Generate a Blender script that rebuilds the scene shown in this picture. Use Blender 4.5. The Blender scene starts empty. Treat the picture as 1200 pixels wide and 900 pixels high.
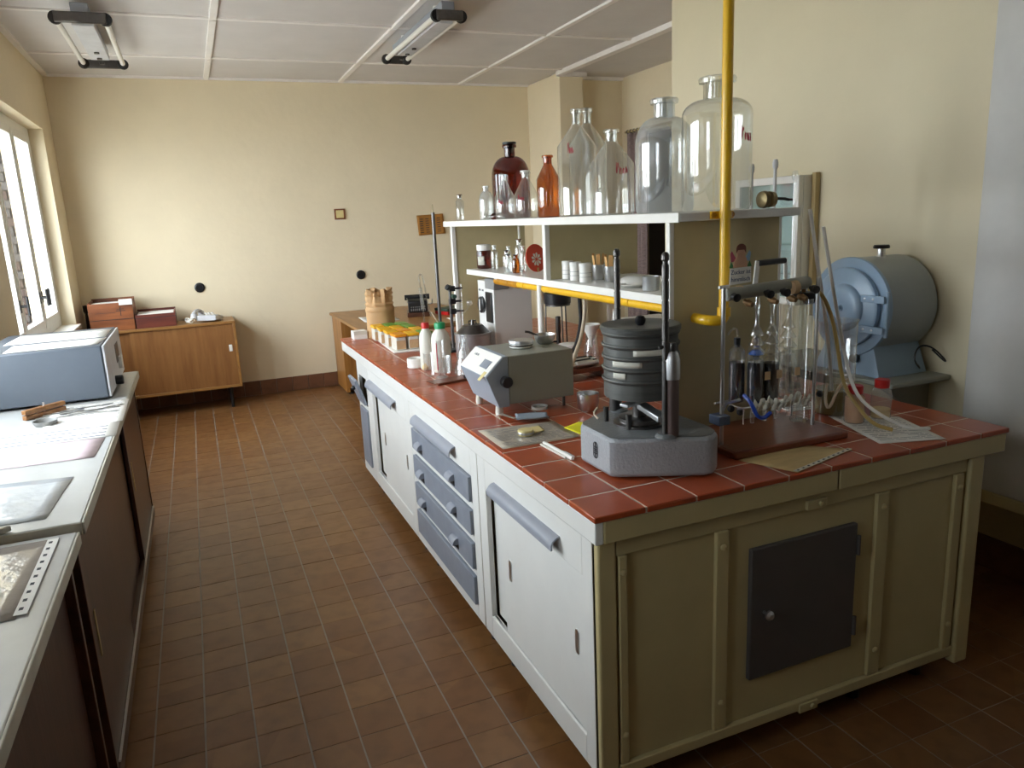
import bpy, bmesh, math, random
from mathutils import Vector, Matrix
random.seed(7)
C = bpy.context.scene.collection
SC = bpy.context.scene
PI = math.pi

# ---------------------------------------------------------------- camera, sky, exposure
YAW, PITCH, ROLL, FPX = .3889, .2198, -.047, 880.26
cd = bpy.data.cameras.new('camera'); cam = bpy.data.objects.new('camera', cd); C.objects.link(cam)
_f = Vector((math.sin(YAW)*math.cos(PITCH), math.cos(YAW)*math.cos(PITCH), -math.sin(PITCH)))
_r = Vector((math.cos(YAW), -math.sin(YAW), 0)); _u = _r.cross(_f)
_r2 = math.cos(ROLL)*_r + math.sin(ROLL)*_u; _u2 = math.cos(ROLL)*_u - math.sin(ROLL)*_r
cam.matrix_world = Matrix(((_r2.x, _u2.x, -_f.x, -.8051), (_r2.y, _u2.y, -_f.y, -1.5216), (_r2.z, _u2.z, -_f.z, 1.5772), (0, 0, 0, 1)))
cd.sensor_width = 36; cd.lens = FPX/1200*36; cd.clip_start = .02
SC.camera = cam
w = bpy.data.worlds.new('sky'); SC.world = w; w.use_nodes = True
bg = w.node_tree.nodes['Background']; bg.inputs[0].default_value = (.86, .93, 1, 1); bg.inputs[1].default_value = 5.5
SC.view_settings.view_transform = 'Standard'; SC.view_settings.look = 'None'
SC.view_settings.gamma = 1; SC.view_settings.use_curve_mapping = False
SC.view_settings.exposure = 1.5
SC.cycles.transparent_max_bounces = 40
SC.cycles.max_bounces = 12; SC.cycles.diffuse_bounces = 6
WINS = ((3.4, 5.5), (.75, 2.9), (-1.15, -.35))      # window openings along the left wall; the unseen last one is added front fill
WZ0, WZ1 = .88, 2.4
for y0, y1 in WINS:                               # daylight portals in the window openings
    ld = bpy.data.lights.new('window_portal', 'AREA'); ld.shape = 'RECTANGLE'; ld.size = WZ1-WZ0; ld.size_y = y1-y0
    ld.cycles.is_portal = True
    lo = bpy.data.objects.new('window_portal', ld); C.objects.link(lo)
    lo.location = (-1.97, (y0+y1)/2, (WZ0+WZ1)/2); lo.rotation_euler = (0, -PI/2, 0)

# ---------------------------------------------------------------- materials
def lin(h):
    h = h.lstrip('#'); o = []
    for i in (0, 2, 4):
        c = int(h[i:i+2], 16)/255; o.append(c/12.92 if c <= .04045 else ((c+.055)/1.055)**2.4)
    return tuple(o)+(1,)
MATS = {}
def mat(name, col, rough=.5, metal=0, var=.08, scale=12, bump=0, bscale=60, spec=.5, coat=0, stretch=None, col2=None, emit=None):
    if name in MATS: return MATS[name]
    m = bpy.data.materials.new(name); m.use_nodes = True; n = m.node_tree.nodes; l = m.node_tree.links
    b = n['Principled BSDF']; b.inputs['Roughness'].default_value = rough; b.inputs['Metallic'].default_value = metal
    b.inputs['Specular IOR Level'].default_value = spec; b.inputs['Coat Weight'].default_value = coat; b.inputs['Coat Roughness'].default_value = .15
    c = lin(col) if isinstance(col, str) else col
    c2 = lin(col2) if col2 else tuple(max(0, x*(1-var*2)) for x in c[:3])+(1,)
    tc = n.new('ShaderNodeTexCoord'); mp = n.new('ShaderNodeMapping'); l.new(tc.outputs['Object'], mp.inputs[0])
    if stretch: mp.inputs['Scale'].default_value = stretch
    nz = n.new('ShaderNodeTexNoise'); nz.inputs['Scale'].default_value = scale; nz.inputs['Detail'].default_value = 5; nz.inputs['Roughness'].default_value = .6
    l.new(mp.outputs[0], nz.inputs[0])
    rp = n.new('ShaderNodeValToRGB'); rp.color_ramp.elements[0].position = .3; rp.color_ramp.elements[1].position = .7
    rp.color_ramp.elements[0].color = c2; rp.color_ramp.elements[1].color = c
    l.new(nz.outputs[0], rp.inputs[0]); l.new(rp.outputs[0], b.inputs['Base Color'])
    if bump:
        nb = n.new('ShaderNodeTexNoise'); nb.inputs['Scale'].default_value = bscale; nb.inputs['Detail'].default_value = 4
        l.new(mp.outputs[0], nb.inputs[0]); bp_ = n.new('ShaderNodeBump'); bp_.inputs['Strength'].default_value = bump; bp_.inputs['Distance'].default_value = .01
        l.new(nb.outputs[0], bp_.inputs['Height']); l.new(bp_.outputs[0], b.inputs['Normal'])
    MATS[name] = m; return m
def wood(name, c1, c2, axis='x', rough=.45, sc=9, coat=.1):
    s = {'x': (.12, 1, 1), 'y': (1, .12, 1), 'z': (1, 1, .1)}[axis]
    return mat(name, c1, rough, col2=c2, scale=sc*2.2, stretch=s, bump=.05, bscale=60, coat=coat)
def glass(name, tint, refl=.06, rough=.02, haze=.03, k=.8):
    if name in MATS: return MATS[name]
    m = bpy.data.materials.new(name); m.use_nodes = True; n = m.node_tree.nodes; l = m.node_tree.links; n.clear()
    o = n.new('ShaderNodeOutputMaterial'); mx = n.new('ShaderNodeMixShader'); t = n.new('ShaderNodeBsdfTransparent'); g = n.new('ShaderNodeBsdfGlossy')
    tm_ = n.new('ShaderNodeMix'); tm_.data_type = 'RGBA'; tm_.inputs[6].default_value = tuple(tint)+(1,); tm_.inputs[7].default_value = tuple(x*x*.6 for x in tint)+(1,)
    g.inputs[0].default_value = (1, 1, 1, 1); g.inputs['Roughness'].default_value = rough
    fr = n.new('ShaderNodeLayerWeight'); fr.inputs[0].default_value = .5
    pw = n.new('ShaderNodeMath'); pw.operation = 'POWER'; pw.inputs[1].default_value = 4.0 if k > .5 else 6.0; l.new(fr.outputs['Facing'], pw.inputs[0])
    l.new(pw.outputs[0], tm_.inputs[0]); l.new(tm_.outputs[2], t.inputs[0])
    ad = n.new('ShaderNodeMath'); ad.operation = 'MULTIPLY_ADD'; ad.inputs[1].default_value = k; ad.inputs[2].default_value = refl
    l.new(pw.outputs[0], ad.inputs[0]); l.new(ad.outputs[0], mx.inputs[0]); l.new(t.outputs[0], mx.inputs[1]); l.new(g.outputs[0], mx.inputs[2]); 
    df = n.new('ShaderNodeBsdfDiffuse'); df.inputs[0].default_value = (.85, .87, .87, 1); mh = n.new('ShaderNodeMixShader'); mh.inputs[0].default_value = haze
    l.new(mx.outputs[0], mh.inputs[1]); l.new(df.outputs[0], mh.inputs[2]); l.new(mh.outputs[0], o.inputs[0])
    MATS[name] = m; return m
def tile_mat(name, c1, c2, c3, rough, cell, off, rvar=.12, coat=0.0, bump=.06):
    """glazed tile: colour per tile from its cell, fine mottling, uneven gloss"""
    m = bpy.data.materials.new(name); m.use_nodes = True; n = m.node_tree.nodes; l = m.node_tree.links; b = n['Principled BSDF']
    ge = n.new('ShaderNodeNewGeometry'); mp = n.new('ShaderNodeVectorMath'); mp.operation = 'SUBTRACT'; mp.inputs[1].default_value = off
    l.new(ge.outputs['Position'], mp.inputs[0]); dv = n.new('ShaderNodeVectorMath'); dv.operation = 'SCALE'; dv.inputs['Scale'].default_value = 1/cell
    l.new(mp.outputs[0], dv.inputs[0]); fl = n.new('ShaderNodeVectorMath'); fl.operation = 'FLOOR'; l.new(dv.outputs[0], fl.inputs[0])
    wn = n.new('ShaderNodeTexWhiteNoise'); l.new(fl.outputs[0], wn.inputs[0])
    rp = n.new('ShaderNodeValToRGB'); rp.color_ramp.elements[0].color = lin(c1); rp.color_ramp.elements[1].color = lin(c2)
    l.new(wn.outputs[0], rp.inputs[0])
    nz = n.new('ShaderNodeTexNoise'); nz.inputs['Scale'].default_value = 14; nz.inputs['Detail'].default_value = 6; l.new(ge.outputs['Position'], nz.inputs[0])
    mx = n.new('ShaderNodeMix'); mx.data_type = 'RGBA'; mx.inputs[7].default_value = lin(c3)
    ml = n.new('ShaderNodeMapRange'); ml.inputs[1].default_value = .45; ml.inputs[2].default_value = .75; ml.inputs[3].default_value = 0; ml.inputs[4].default_value = .55
    l.new(nz.outputs[0], ml.inputs[0]); l.new(ml.outputs[0], mx.inputs[0]); l.new(rp.outputs[0], mx.inputs[6]); l.new(mx.outputs[2], b.inputs['Base Color'])
    mr = n.new('ShaderNodeMapRange'); mr.inputs[3].default_value = rough-rvar; mr.inputs[4].default_value = rough+rvar; l.new(nz.outputs[0], mr.inputs[0]); l.new(mr.outputs[0], b.inputs['Roughness'])
    bu = n.new('ShaderNodeBump'); bu.inputs['Strength'].default_value = bump; bu.inputs['Distance'].default_value = .01; l.new(nz.outputs[0], bu.inputs['Height']); l.new(bu.outputs[0], b.inputs['Normal'])
    b.inputs['Coat Weight'].default_value = coat
    MATS[name] = m; return m
M = {}
M['plaster'] = mat('plaster', '#eadcbe', .85, var=.03, scale=2.5, bump=.22, bscale=16)
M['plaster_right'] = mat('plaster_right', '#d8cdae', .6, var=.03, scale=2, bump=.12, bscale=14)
M['ceil'] = mat('ceiling_board', '#dad6d4', .8, var=.04, scale=3, bump=.05)
M['ceilw'] = mat('ceiling_batten', '#f0ece8', .6, var=.03)
M['cream'] = mat('cream_paint', '#e2e1dc', .38, var=.03, scale=5, bump=.03, bscale=25, coat=.1)
M['cream_shaded'] = mat('cream_paint_shaded', '#b9aa7c', .4, var=.05, scale=6, bump=.04, bscale=30)  # same cream paint, with the dim warm shade of the bench end mixed in
M['rack_shaded'] = mat('rack_paint_shaded', '#c2b58c', .5, var=.05, scale=9)  # rack's cream paint, shade of faces turned from the windows put into the colour
M['gpaint'] = mat('grey_paint', '#9498a2', .4, var=.05, scale=8)
M['dgrey'] = mat('slate_grey_paint', '#868c97', .42, var=.08, scale=14)
M['dark_door'] = mat('dark_brown_paint', '#504b47', .5, var=.06)
M['white'] = mat('white_enamel', '#e8e6df', .35, var=.02)
M['wframe'] = mat('window_white', '#e9e9e6', .4, var=.03)
M['black'] = mat('black_plastic', '#17171a', .35, var=.05)
M['rubber'] = mat('black_rubber', '#1d1b1b', .7, var=.05)
M['steel'] = mat('steel', '#d2d2d2', .28, metal=1, var=.05, scale=20)
M['dsteel'] = mat('dark_steel', '#6d6a68', .35, metal=1, var=.1, scale=30)
M['alu'] = mat('aluminium', '#c4c6c9', .42, metal=1, var=.05, scale=25)
M['cast'] = mat('hammered_grey', '#a4a7ab', .42, var=.06, scale=160, bump=.35, bscale=120)
M['castd'] = mat('hammered_dark', '#75797a', .4, var=.08, scale=60, bump=.2, bscale=110)
M['sieve'] = mat('sieve_metal', '#62635f', .5, metal=.35, var=.18, scale=18, stretch=(.3, .3, 3))
M['greygreen'] = mat('grey_green_enamel', '#8f9084', .45, var=.04, scale=6)
M['bluegrey'] = mat('blue_grey_enamel', '#98a2ad', .45, var=.05, scale=7)
M['bluebox'] = mat('blue_grey_case', '#59616b', .45, var=.08, scale=4)
M['furn'] = mat('furnace_paint', '#98a0a2', .34, var=.05, scale=5, bump=.02)
M['furnb'] = mat('furnace_front', '#94adc4', .3, var=.05, scale=5)
M['yellow'] = mat('yellow_gloss', '#f2bf24', .3, var=.06, scale=10, coat=.3)
M['orange'] = mat('old_yellow', '#c88a12', .45, var=.18, scale=20)
M['paper'] = mat('paper', '#e6e4de', .7, var=.03, scale=8)
M['paperold'] = mat('paper_tan', '#cdb27c', .65, var=.12, scale=14, stretch=(.4, 2, 1))
M['sheet'] = mat('sheet_orange', '#b27a35', .8, var=.1, scale=6)
M['kraft'] = mat('kraft_paper', '#c39c6e', .75, var=.06, scale=9, bump=.1, bscale=20)
M['ink'] = mat('ink', '#6b6f7a', .7)
M['inkd'] = mat('ink_dark', '#2a2a30', .7)
M['red'] = mat('red_plastic', '#c4241f', .4, var=.05)
M['redpaint'] = mat('red_marker', '#b8283c', .5)
M['green'] = mat('green_plastic', '#18995f', .4)
M['plast'] = mat('milky_plastic', '#d7d4c8', .4, var=.04)
M['lidy'] = mat('yellow_lid', '#f0b519', .45); M['lido'] = mat('orange_lid', '#ee9a16', .45); M['lidg'] = mat('green_lid', '#6f9a3c', .45)
M['powder'] = mat('powder_tan', '#d8b184', .8, var=.1, scale=20); M['powder2'] = mat('powder_orange', '#dda878', .8, var=.1); M['powy'] = mat('powder_yellow', '#e6cd98', .8)
M['woodc'] = wood('cabinet_wood', '#96683a', '#7c5029', 'z', .42)
M['woodcx'] = wood('cabinet_wood_x', '#a5773f', '#8a5f30', 'x', .42)
M['woodd'] = wood('brown_veneer', '#48291a', '#321b10', 'z', .38)
M['wooddy'] = wood('brown_veneer_y', '#583420', '#3c2315', 'y', .38)
M['woodr'] = wood('red_board', '#7d4028', '#643019', 'x', .35, coat=.15)
M['woodb'] = wood('box_pine', '#96572c', '#66351a', 'x', .5)
M['woodb2'] = wood('box_mahogany', '#6e3222', '#4f2018', 'x', .5)
M['desk'] = wood('desk_wood', '#a97c48', '#916537', 'y', .4)
M['deskf'] = wood('desk_front', '#b07a3c', '#8a5826', 'z', .4)
M['pine'] = mat('pine_light', '#d6a466', .6, var=.1, scale=10)
M['stone'] = mat('counter_white', '#bcbdbb', .3, var=.06, scale=6, coat=.1)
M['stonee'] = mat('counter_edge', '#b8b2a2', .5, var=.1, scale=10)
M['grout'] = mat('floor_grout', '#948c84', .8, var=.1, scale=15); M['groutl'] = mat('bench_grout', '#d8ccbc', .8, var=.08, scale=30)
M['bench_tile'] = tile_mat('bench_tile', '#9c4524', '#a74d2a', '#8e3c20', .3, .15, (-.0017, -.045, 0), .03, bump=0)
M['floor_tile'] = tile_mat('floor_tile', '#714a28', '#7f5933', '#5e3e22', .36, .15, (-.06, -.005, 0), .1)
M['base_tile'] = tile_mat('base_tile', '#6b4632', '#7b543c', '#543626', .4, .15, (-.056, 0, 0), .08)
M['brick'] = mat('brick', '#40322b', .9, var=.2, scale=3, bump=.2, bscale=30); M['brick2'] = mat('brick_grey', '#403c39', .9, var=.15, scale=3, bump=.2, bscale=30); M['mortar'] = mat('mortar', '#2c2a28', .95)
M['ground'] = mat('pale_gravel', '#d6d2c8', .9, var=.1)
M['glass'] = glass('clear_glass', (.93, .945, .935), .15)
M['glassf'] = glass('fine_glass', (.95, .96, .955), .17)
M['pane'] = glass('window_glass', (.98, .99, .99), .03, .005, .0, .35)
M['amber'] = glass('amber_dark_glass', (.36, .085, .022), .07, .02, 0)
M['amber2'] = glass('amber_glass', (.66, .32, .045), .11, .02, 0)
M['cabglass'] = glass('cabinet_glass', (.9, .96, .96), .09)
M['liqd'] = mat('dark_blue_liquid', '#0a0d1e', .08, var=.02, spec=.6); M['liqb'] = mat('blue_liquid', '#2b6fd0', .15); M['liqy'] = mat('yellowish_liquid', '#8a7d49', .2, var=.05); M['liqbr'] = mat('brown_black_liquid', '#120c08', .1)
M['curtain'] = mat('curtain_cloth', '#a48e89', .9, var=.25, scale=40, stretch=(1, 1, 3), bump=.1)
M['teal'] = mat('pale_teal', '#d3e2e1', .6, var=.04)
M['ochre'] = mat('ochre_wood', '#b5a070', .55, var=.1, stretch=(1, 1, .2))
M['skin'] = mat('print_peach', '#d9a888', .6); M['hair'] = mat('print_brown', '#7b4330', .6); M['printblue'] = mat('print_blue', '#25406e', .6); M['printgreen'] = mat('print_green', '#3f7a44', .6); M['printcol'] = mat('print_blue_pale', '#8fb3cf', .6); M['printred'] = mat('print_red', '#b04a5e', .6)
M['tape'] = mat('masking_tape', '#c7a780', .8); M['lab'] = mat('paper_label', '#d9d6c8', .7); M['fanred'] = mat('fan_red', '#dd4426', .5)
M['hose'] = mat('hose_cream', '#d6c7ad', .5); M['hosey'] = mat('hose_amber', '#b79b5a', .35); M['hosew'] = mat('hose_clear', '#e6e3dc', .3)
M['yel'] = mat('yellow_note', '#e3dc1c', .7); M['plateyel'] = mat('pale_yellow_paper', '#dccb8e', .7)
M['navy'] = mat('blue_metal', '#5b6b86', .4)
M['grey'] = mat('mid_grey', '#8c8c8a', .5); M['lgrey'] = mat('light_grey_plastic', '#c9cace', .45)
M['dusty'] = glass('dusty_glass', (.88, .9, .9), .2, .06, .16)
M['cork'] = mat('cork', '#7a5a40', .8)
M['blacksoot'] = mat('soot_black', '#0c0c0d', .5)
M['greenb'] = mat('dark_green', '#2d4a3c', .5); M['bluehose'] = mat('blue_hose', '#2149b8', .35)

# ---------------------------------------------------------------- mesh helpers
class MB:
    def __init__(s): s.v = []; s.f = []
    def add(s, vs, fs):
        o = len(s.v); s.v += [tuple(x) for x in vs]; s.f += [tuple(i+o for i in f) for f in fs]; return s
    def box(s, x0, x1, y0, y1, z0, z1, m=None):
        vs = [(x, y, z) for x in (x0, x1) for y in (y0, y1) for z in (z0, z1)]
        if m: vs = [m @ Vector(v) for v in vs]
        return s.add(vs, [(0, 1, 3, 2), (4, 6, 7, 5), (0, 4, 5, 1), (2, 3, 7, 6), (0, 2, 6, 4), (1, 5, 7, 3)])
    def cbox(s, c, d, rz=0, rx=0, ry=0):
        m = Matrix.Translation(c) @ Matrix.Rotation(rz, 4, 'Z') @ Matrix.Rotation(ry, 4, 'Y') @ Matrix.Rotation(rx, 4, 'X')
        return s.box(-d[0]/2, d[0]/2, -d[1]/2, d[1]/2, -d[2]/2, d[2]/2, m)
    def lathe(s, pr, n=24, c=(0, 0, 0), m=None, cap0=True, cap1=True):
        vs = []; k = len(pr)
        for r, z in pr:
            for i in range(n):
                a = 2*PI*i/n; p = Vector((c[0]+r*math.cos(a), c[1]+r*math.sin(a), c[2]+z)); vs.append(m @ p if m else p)
        fs = [(j*n+i, j*n+(i+1) % n, (j+1)*n+(i+1) % n, (j+1)*n+i) for j in range(k-1) for i in range(n)]
        if cap0 and pr[0][0] > 0: fs.append(tuple(range(n))[::-1])
        if cap1 and pr[-1][0] > 0: fs.append(tuple((k-1)*n+i for i in range(n)))
        return s.add(vs, fs)
    def cyl(s, p0, p1, r0, r1=None, n=16):
        p0 = Vector(p0); p1 = Vector(p1); d = p1-p0; q = d.to_track_quat('Z', 'Y').to_matrix().to_4x4()
        return s.lathe([(r0, 0), (r1 if r1 is not None else r0, d.length)], n, m=Matrix.Translation(p0) @ q)
    def axl(s, p0, p1, pr, n=20):
        """lathe profile along an arbitrary axis; z of the profile in metres from p0"""
        p0 = Vector(p0); p1 = Vector(p1); q = (p1-p0).to_track_quat('Z', 'Y').to_matrix().to_4x4()
        return s.lathe(pr, n, m=Matrix.Translation(p0) @ q)
    def tube(s, path, r, n=8, sub=0):
        P = [Vector(p) for p in path]
        for _ in range(sub):
            Q = [P[0]]
            for a, b in zip(P, P[1:]): Q += [a*.75+b*.25, a*.25+b*.75]
            Q.append(P[-1]); P = Q
        vs = []; up = None
        for i, p in enumerate(P):
            t = (P[min(i+1, len(P)-1)]-P[max(i-1, 0)]).normalized()
            if up is None: up = Vector((0, 0, 1)) if abs(t.z) < .9 else Vector((1, 0, 0))
            a = t.cross(up).normalized(); b = a.cross(t).normalized(); up = b
            for k in range(n): vs.append(p+a*(r*math.cos(2*PI*k/n))+b*(r*math.sin(2*PI*k/n)))
        fs = [(j*n+i, j*n+(i+1) % n, (j+1)*n+(i+1) % n, (j+1)*n+i) for j in range(len(P)-1) for i in range(n)]
        fs += [tuple(range(n))[::-1], tuple((len(P)-1)*n+i for i in range(n))]
        return s.add(vs, fs)
    def prism(s, poly, z0, z1, m=None):
        n = len(poly); vs = [Vector((x, y, z)) for z in (z0, z1) for x, y in poly]
        if m: vs = [m @ v for v in vs]
        return s.add(vs, [tuple(range(n))[::-1], tuple(range(n, 2*n))]+[(i, (i+1) % n, n+(i+1) % n, n+i) for i in range(n)])
    def grid(s, nx, ny, fn, thick=0):
        vs = [fn(i/nx, j/ny) for j in range(ny+1) for i in range(nx+1)]
        fs = [(j*(nx+1)+i, j*(nx+1)+i+1, (j+1)*(nx+1)+i+1, (j+1)*(nx+1)+i) for j in range(ny) for i in range(nx)]
        return s.add(vs, fs)
    def ball(s, c, r, n=12, sq=1):
        return s.lathe([(max(1e-4, r*math.sin(PI*i/8)), -r*sq*math.cos(PI*i/8)) for i in range(9)], n, c)
    def mesh(s, name, mt):
        me = bpy.data.meshes.new(name); me.from_pydata(s.v, [], s.f); me.validate()
        bm = bmesh.new(); bm.from_mesh(me); bmesh.ops.recalc_face_normals(bm, faces=bm.faces); bm.to_mesh(me); bm.free()
        for p in me.polygons: p.use_smooth = True
        me.set_sharp_from_angle(angle=math.radians(38))
        me.materials.append(M[mt] if isinstance(mt, str) else mt); return me
    def build(s, name, mt, parent=None, bevel=0, loc=None, solid=0):
        o = bpy.data.objects.new(name, s.mesh(name, mt)); C.objects.link(o)
        if loc: o.location = loc
        if parent: o.parent = parent
        if solid:
            q = o.modifiers.new('solid', 'SOLIDIFY'); q.thickness = solid; q.offset = 0
        if bevel:
            q = o.modifiers.new('bevel', 'BEVEL'); q.width = bevel; q.segments = 2; q.limit_method = 'ANGLE'; q.angle_limit = math.radians(40)
        return o
def tag(o, label, cat, group=None):
    o['label'] = label; o['category'] = cat
    if group: o['group'] = group
    return o
def thing(name, label, cat, loc=(0, 0, 0), rz=0, group=None):
    o = bpy.data.objects.new(name, None); C.objects.link(o); o.location = loc; o.rotation_euler = (0, 0, rz); o.empty_display_size = .05
    return tag(o, label, cat, group)
def struct(o, label=None):
    o['kind'] = 'structure'
    if label: o['label'] = label
    return o
def bx(name, x0, x1, y0, y1, z0, z1, mt, parent=None, bevel=0):
    return MB().box(x0, x1, y0, y1, z0, z1).build(name, mt, parent, bevel)
def copy_part(src, parent, loc=None):
    o = src.copy(); C.objects.link(o); o.parent = parent
    if loc is not None: o.location = loc
    return o
def dup(root, loc, rz=None, label=None):
    r = root.copy(); C.objects.link(r); r.location = loc
    if rz is not None: r.rotation_euler = (0, 0, rz)
    if label: r['label'] = label
    for ch in list(root.children):
        c = ch.copy(); C.objects.link(c); c.parent = r
        for g in list(ch.children):
            d = g.copy(); C.objects.link(d); d.parent = c
    return r
def text(name, body, size, mtx, mt, parent=None, ext=.0004, align='CENTER', sx=1):
    cu = bpy.data.curves.new(name, 'FONT'); cu.body = body; cu.size = size; cu.extrude = ext; cu.align_x = align; cu.align_y = 'CENTER'; cu.resolution_u = 2
    t = bpy.data.objects.new(name+'_src', cu); C.objects.link(t)
    me = bpy.data.meshes.new_from_object(t.evaluated_get(bpy.context.evaluated_depsgraph_get())); bpy.data.objects.remove(t)
    me.transform(Matrix.Diagonal((sx, 1, 1, 1))); me.transform(mtx); me.materials.clear(); me.materials.append(M[mt])
    o = bpy.data.objects.new(name, me); C.objects.link(o); o.parent = parent; return o
def frame_mtx(o, xd, yd):
    xd = Vector(xd).normalized(); yd = Vector(yd).normalized(); zd = xd.cross(yd)
    return Matrix(((xd.x, yd.x, zd.x, o[0]), (xd.y, yd.y, zd.y, o[1]), (xd.z, yd.z, zd.z, o[2]), (0, 0, 0, 1)))
H = .8624           # bench top

# ---------------------------------------------------------------- room shell
XL, XR, YB, ZC = -1.75, 1.9, 5.9855, 2.8807
YN = -6.0           # wall behind the camera
PX, PY, RX = 2.594, 5.245, 3.4
o = MB()
for y0, y1 in ((YN, -1.15), (-.35, .75), (2.9, 3.4), (5.5, YB+.2)): o.box(XL-.3, XL, y0, y1, 0, ZC)
for y0, y1 in WINS: o.box(XL-.3, XL, y0, y1, 0, WZ0-.03); o.box(XL-.3, XL, y0, y1, WZ1, ZC)
struct(o.build('wall_left', 'plaster'))
struct(bx('wall_back', XL-.3, 2.9, YB, YB+.2, 0, ZC, 'plaster'))
struct(bx('wall_near', XL-.3, RX+.3, YN-.2, YN, 0, ZC, 'plaster'))
struct(bx('wall_pillar', PX, 2.849, PY, YB, 0, ZC, 'plaster', bevel=.008))
struct(bx('wall_recess_back', 2.849, RX+.1, 5.45, 5.65, 0, ZC, 'plaster'))
o = MB(); o.box(RX, RX+.15, 2.2, 4.15, 0, ZC); o.box(RX, RX+.15, 5.2, 5.45, 0, ZC); o.box(RX, RX+.15, 4.15, 5.2, 2.32, ZC)
struct(o.build('wall_recess_side', 'plaster'))
o = MB(); o.box(XR, XR+.45, YN, 2.404, .46, ZC); o.box(XR+.3, XR+.45, YN, 2.404, 0, .46); o.box(XR+.45, RX+.15, 2.2, 2.404, 0, ZC); o.box(XR+.3, XR+.45, 2.3, 2.404, 0, .46)
o.box(XR, XR+.31, 2.3, 2.404, 0, .46)
struct(o.build('wall_right', 'plaster_right', bevel=.004))
struct(bx('trim_1', XR-.03, XR+.02, YN, 2.404, .42, .47, 'cream_shaded', bevel=.006), 'cream ledge along the foot of the right wall')
struct(bx('trim_2', XR-.025, XR+.01, -2.4, .418, .47, ZC, mat('cool_white_panel', '#c9c7c2', .4, var=.03), bevel=.004), 'cool white boarded wall section')
# dark room behind the curtained doorway
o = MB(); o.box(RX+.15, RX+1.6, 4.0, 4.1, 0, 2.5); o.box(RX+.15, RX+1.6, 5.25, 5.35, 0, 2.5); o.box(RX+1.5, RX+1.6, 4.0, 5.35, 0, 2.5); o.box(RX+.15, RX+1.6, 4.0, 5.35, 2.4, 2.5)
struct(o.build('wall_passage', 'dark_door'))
# ceiling with boards and battens
ce = struct(bx('ceiling', XL-.3, RX+.3, YN-.2, YB+.2, ZC+.014, ZC+.12, 'ceil'))
xs = [XL, -.5, .672, 1.85, PX]; ys = [YB, 5.12, 3.92, 2.72, 1.52, .32, -.88, -2.08, -3.28, -4.48, YN]
for i in range(4):
    for j in range(len(ys)-1):
        bx('ceiling_board', xs[i]+.004, xs[i+1]-.004, ys[j+1]+.004, ys[j]-.004, ZC+.004, ZC+.02, 'ceil', ce)
bx('ceiling_board', PX+.02, RX, YN, 5.45, ZC-.0, ZC+.02, 'ceil', ce)
for x in xs[1:4]:
    for j in range(len(ys)-1): bx('ceiling_batten', x-.022, x+.022, ys[j+1]+.02, ys[j]-.001, ZC-.012, ZC+.006, 'ceilw', ce, .003)
for y in ys[1:-1]:
    for i in range(4): bx('ceiling_batten', xs[i]+.02, xs[i+1]-.02, y-.02, y+.02, ZC-.006, ZC+.006, 'ceilw', ce, .002)
bx('edge_batten', XL, PX, YB-.04, YB, ZC-.014, ZC+.006, 'ceilw', ce, .003)
bx('edge_batten', XL, XL+.04, YN, YB-.04, ZC-.014, ZC+.006, 'ceilw', ce, .003)
bx('edge_batten', PX-.035, PX+.04, YN, PY+.0, ZC-.035, ZC+.006, 'ceilw', ce, .004)
bx('edge_batten', PX-.03, 2.88, PY-.03, PY, ZC-.04, ZC+.006, 'ceilw', ce, .004)
bx('edge_batten', 2.849, RX, 5.41, 5.45, ZC-.03, ZC+.006, 'ceilw', ce, .004)
# floor of 15 cm clay tiles
fl = struct(bx('floor', XL-.3, RX+1.6, YN-.2, YB+.2, -.12, -.0018, 'grout'))
tm = MB().box(-.0722, .0722, -.0736, .0736, -.008, 0).mesh('tile', 'floor_tile')
cells = []
for i in range(-13, 24):
    for j in range(-40, 41):
        x = -.06+.15*i+.075; y = -.005+.15*j+.075
        if x < XL-.07 or x > 3.6 or y > YB+.07 or y < YN: continue
        big = (-1.30 < x < .03 and y > .2) or (x > 1.36 and -.6 < y < 1.0 and x < 2.3)
        d = math.hypot(x+.8051, y+1.52)
        cells.append((0 if big else 1, d, x, y))
cells.sort()
stuff = MB()
for k, (b, d, x, y) in enumerate(cells):
    if k < 300:
        t = bpy.data.objects.new('tile', tm); C.objects.link(t); t.parent = fl
        t.location = (x, y, random.uniform(-.0006, .0006)); t.rotation_euler = (random.uniform(-.003, .003), random.uniform(-.003, .003), random.uniform(-.006, .006))
    else: stuff.box(x-.0722, x+.0722, y-.0736, y+.0736, -.008, random.uniform(-.0006, .0006))
st = stuff.build('tile_field', 'floor_tile', fl); st['kind'] = 'stuff'
# tiled baseboards
bb = struct(bx('baseboard_back', XL, PX, YB-.006, YB, 0, .138, 'grout'))
x = -.056-.15*12
while x < PX:
    a, b = max(x+.002, XL), min(x+.148, PX)
    if b-a > .02: bx('tile', a, b, YB-.014, YB-.004, .004, .141, 'base_tile', bb, .002)
    x += .15
struct(bx('baseboard_right', XR+.285, XR+.3, YN, 2.404, 0, .14, 'base_tile'))
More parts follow.
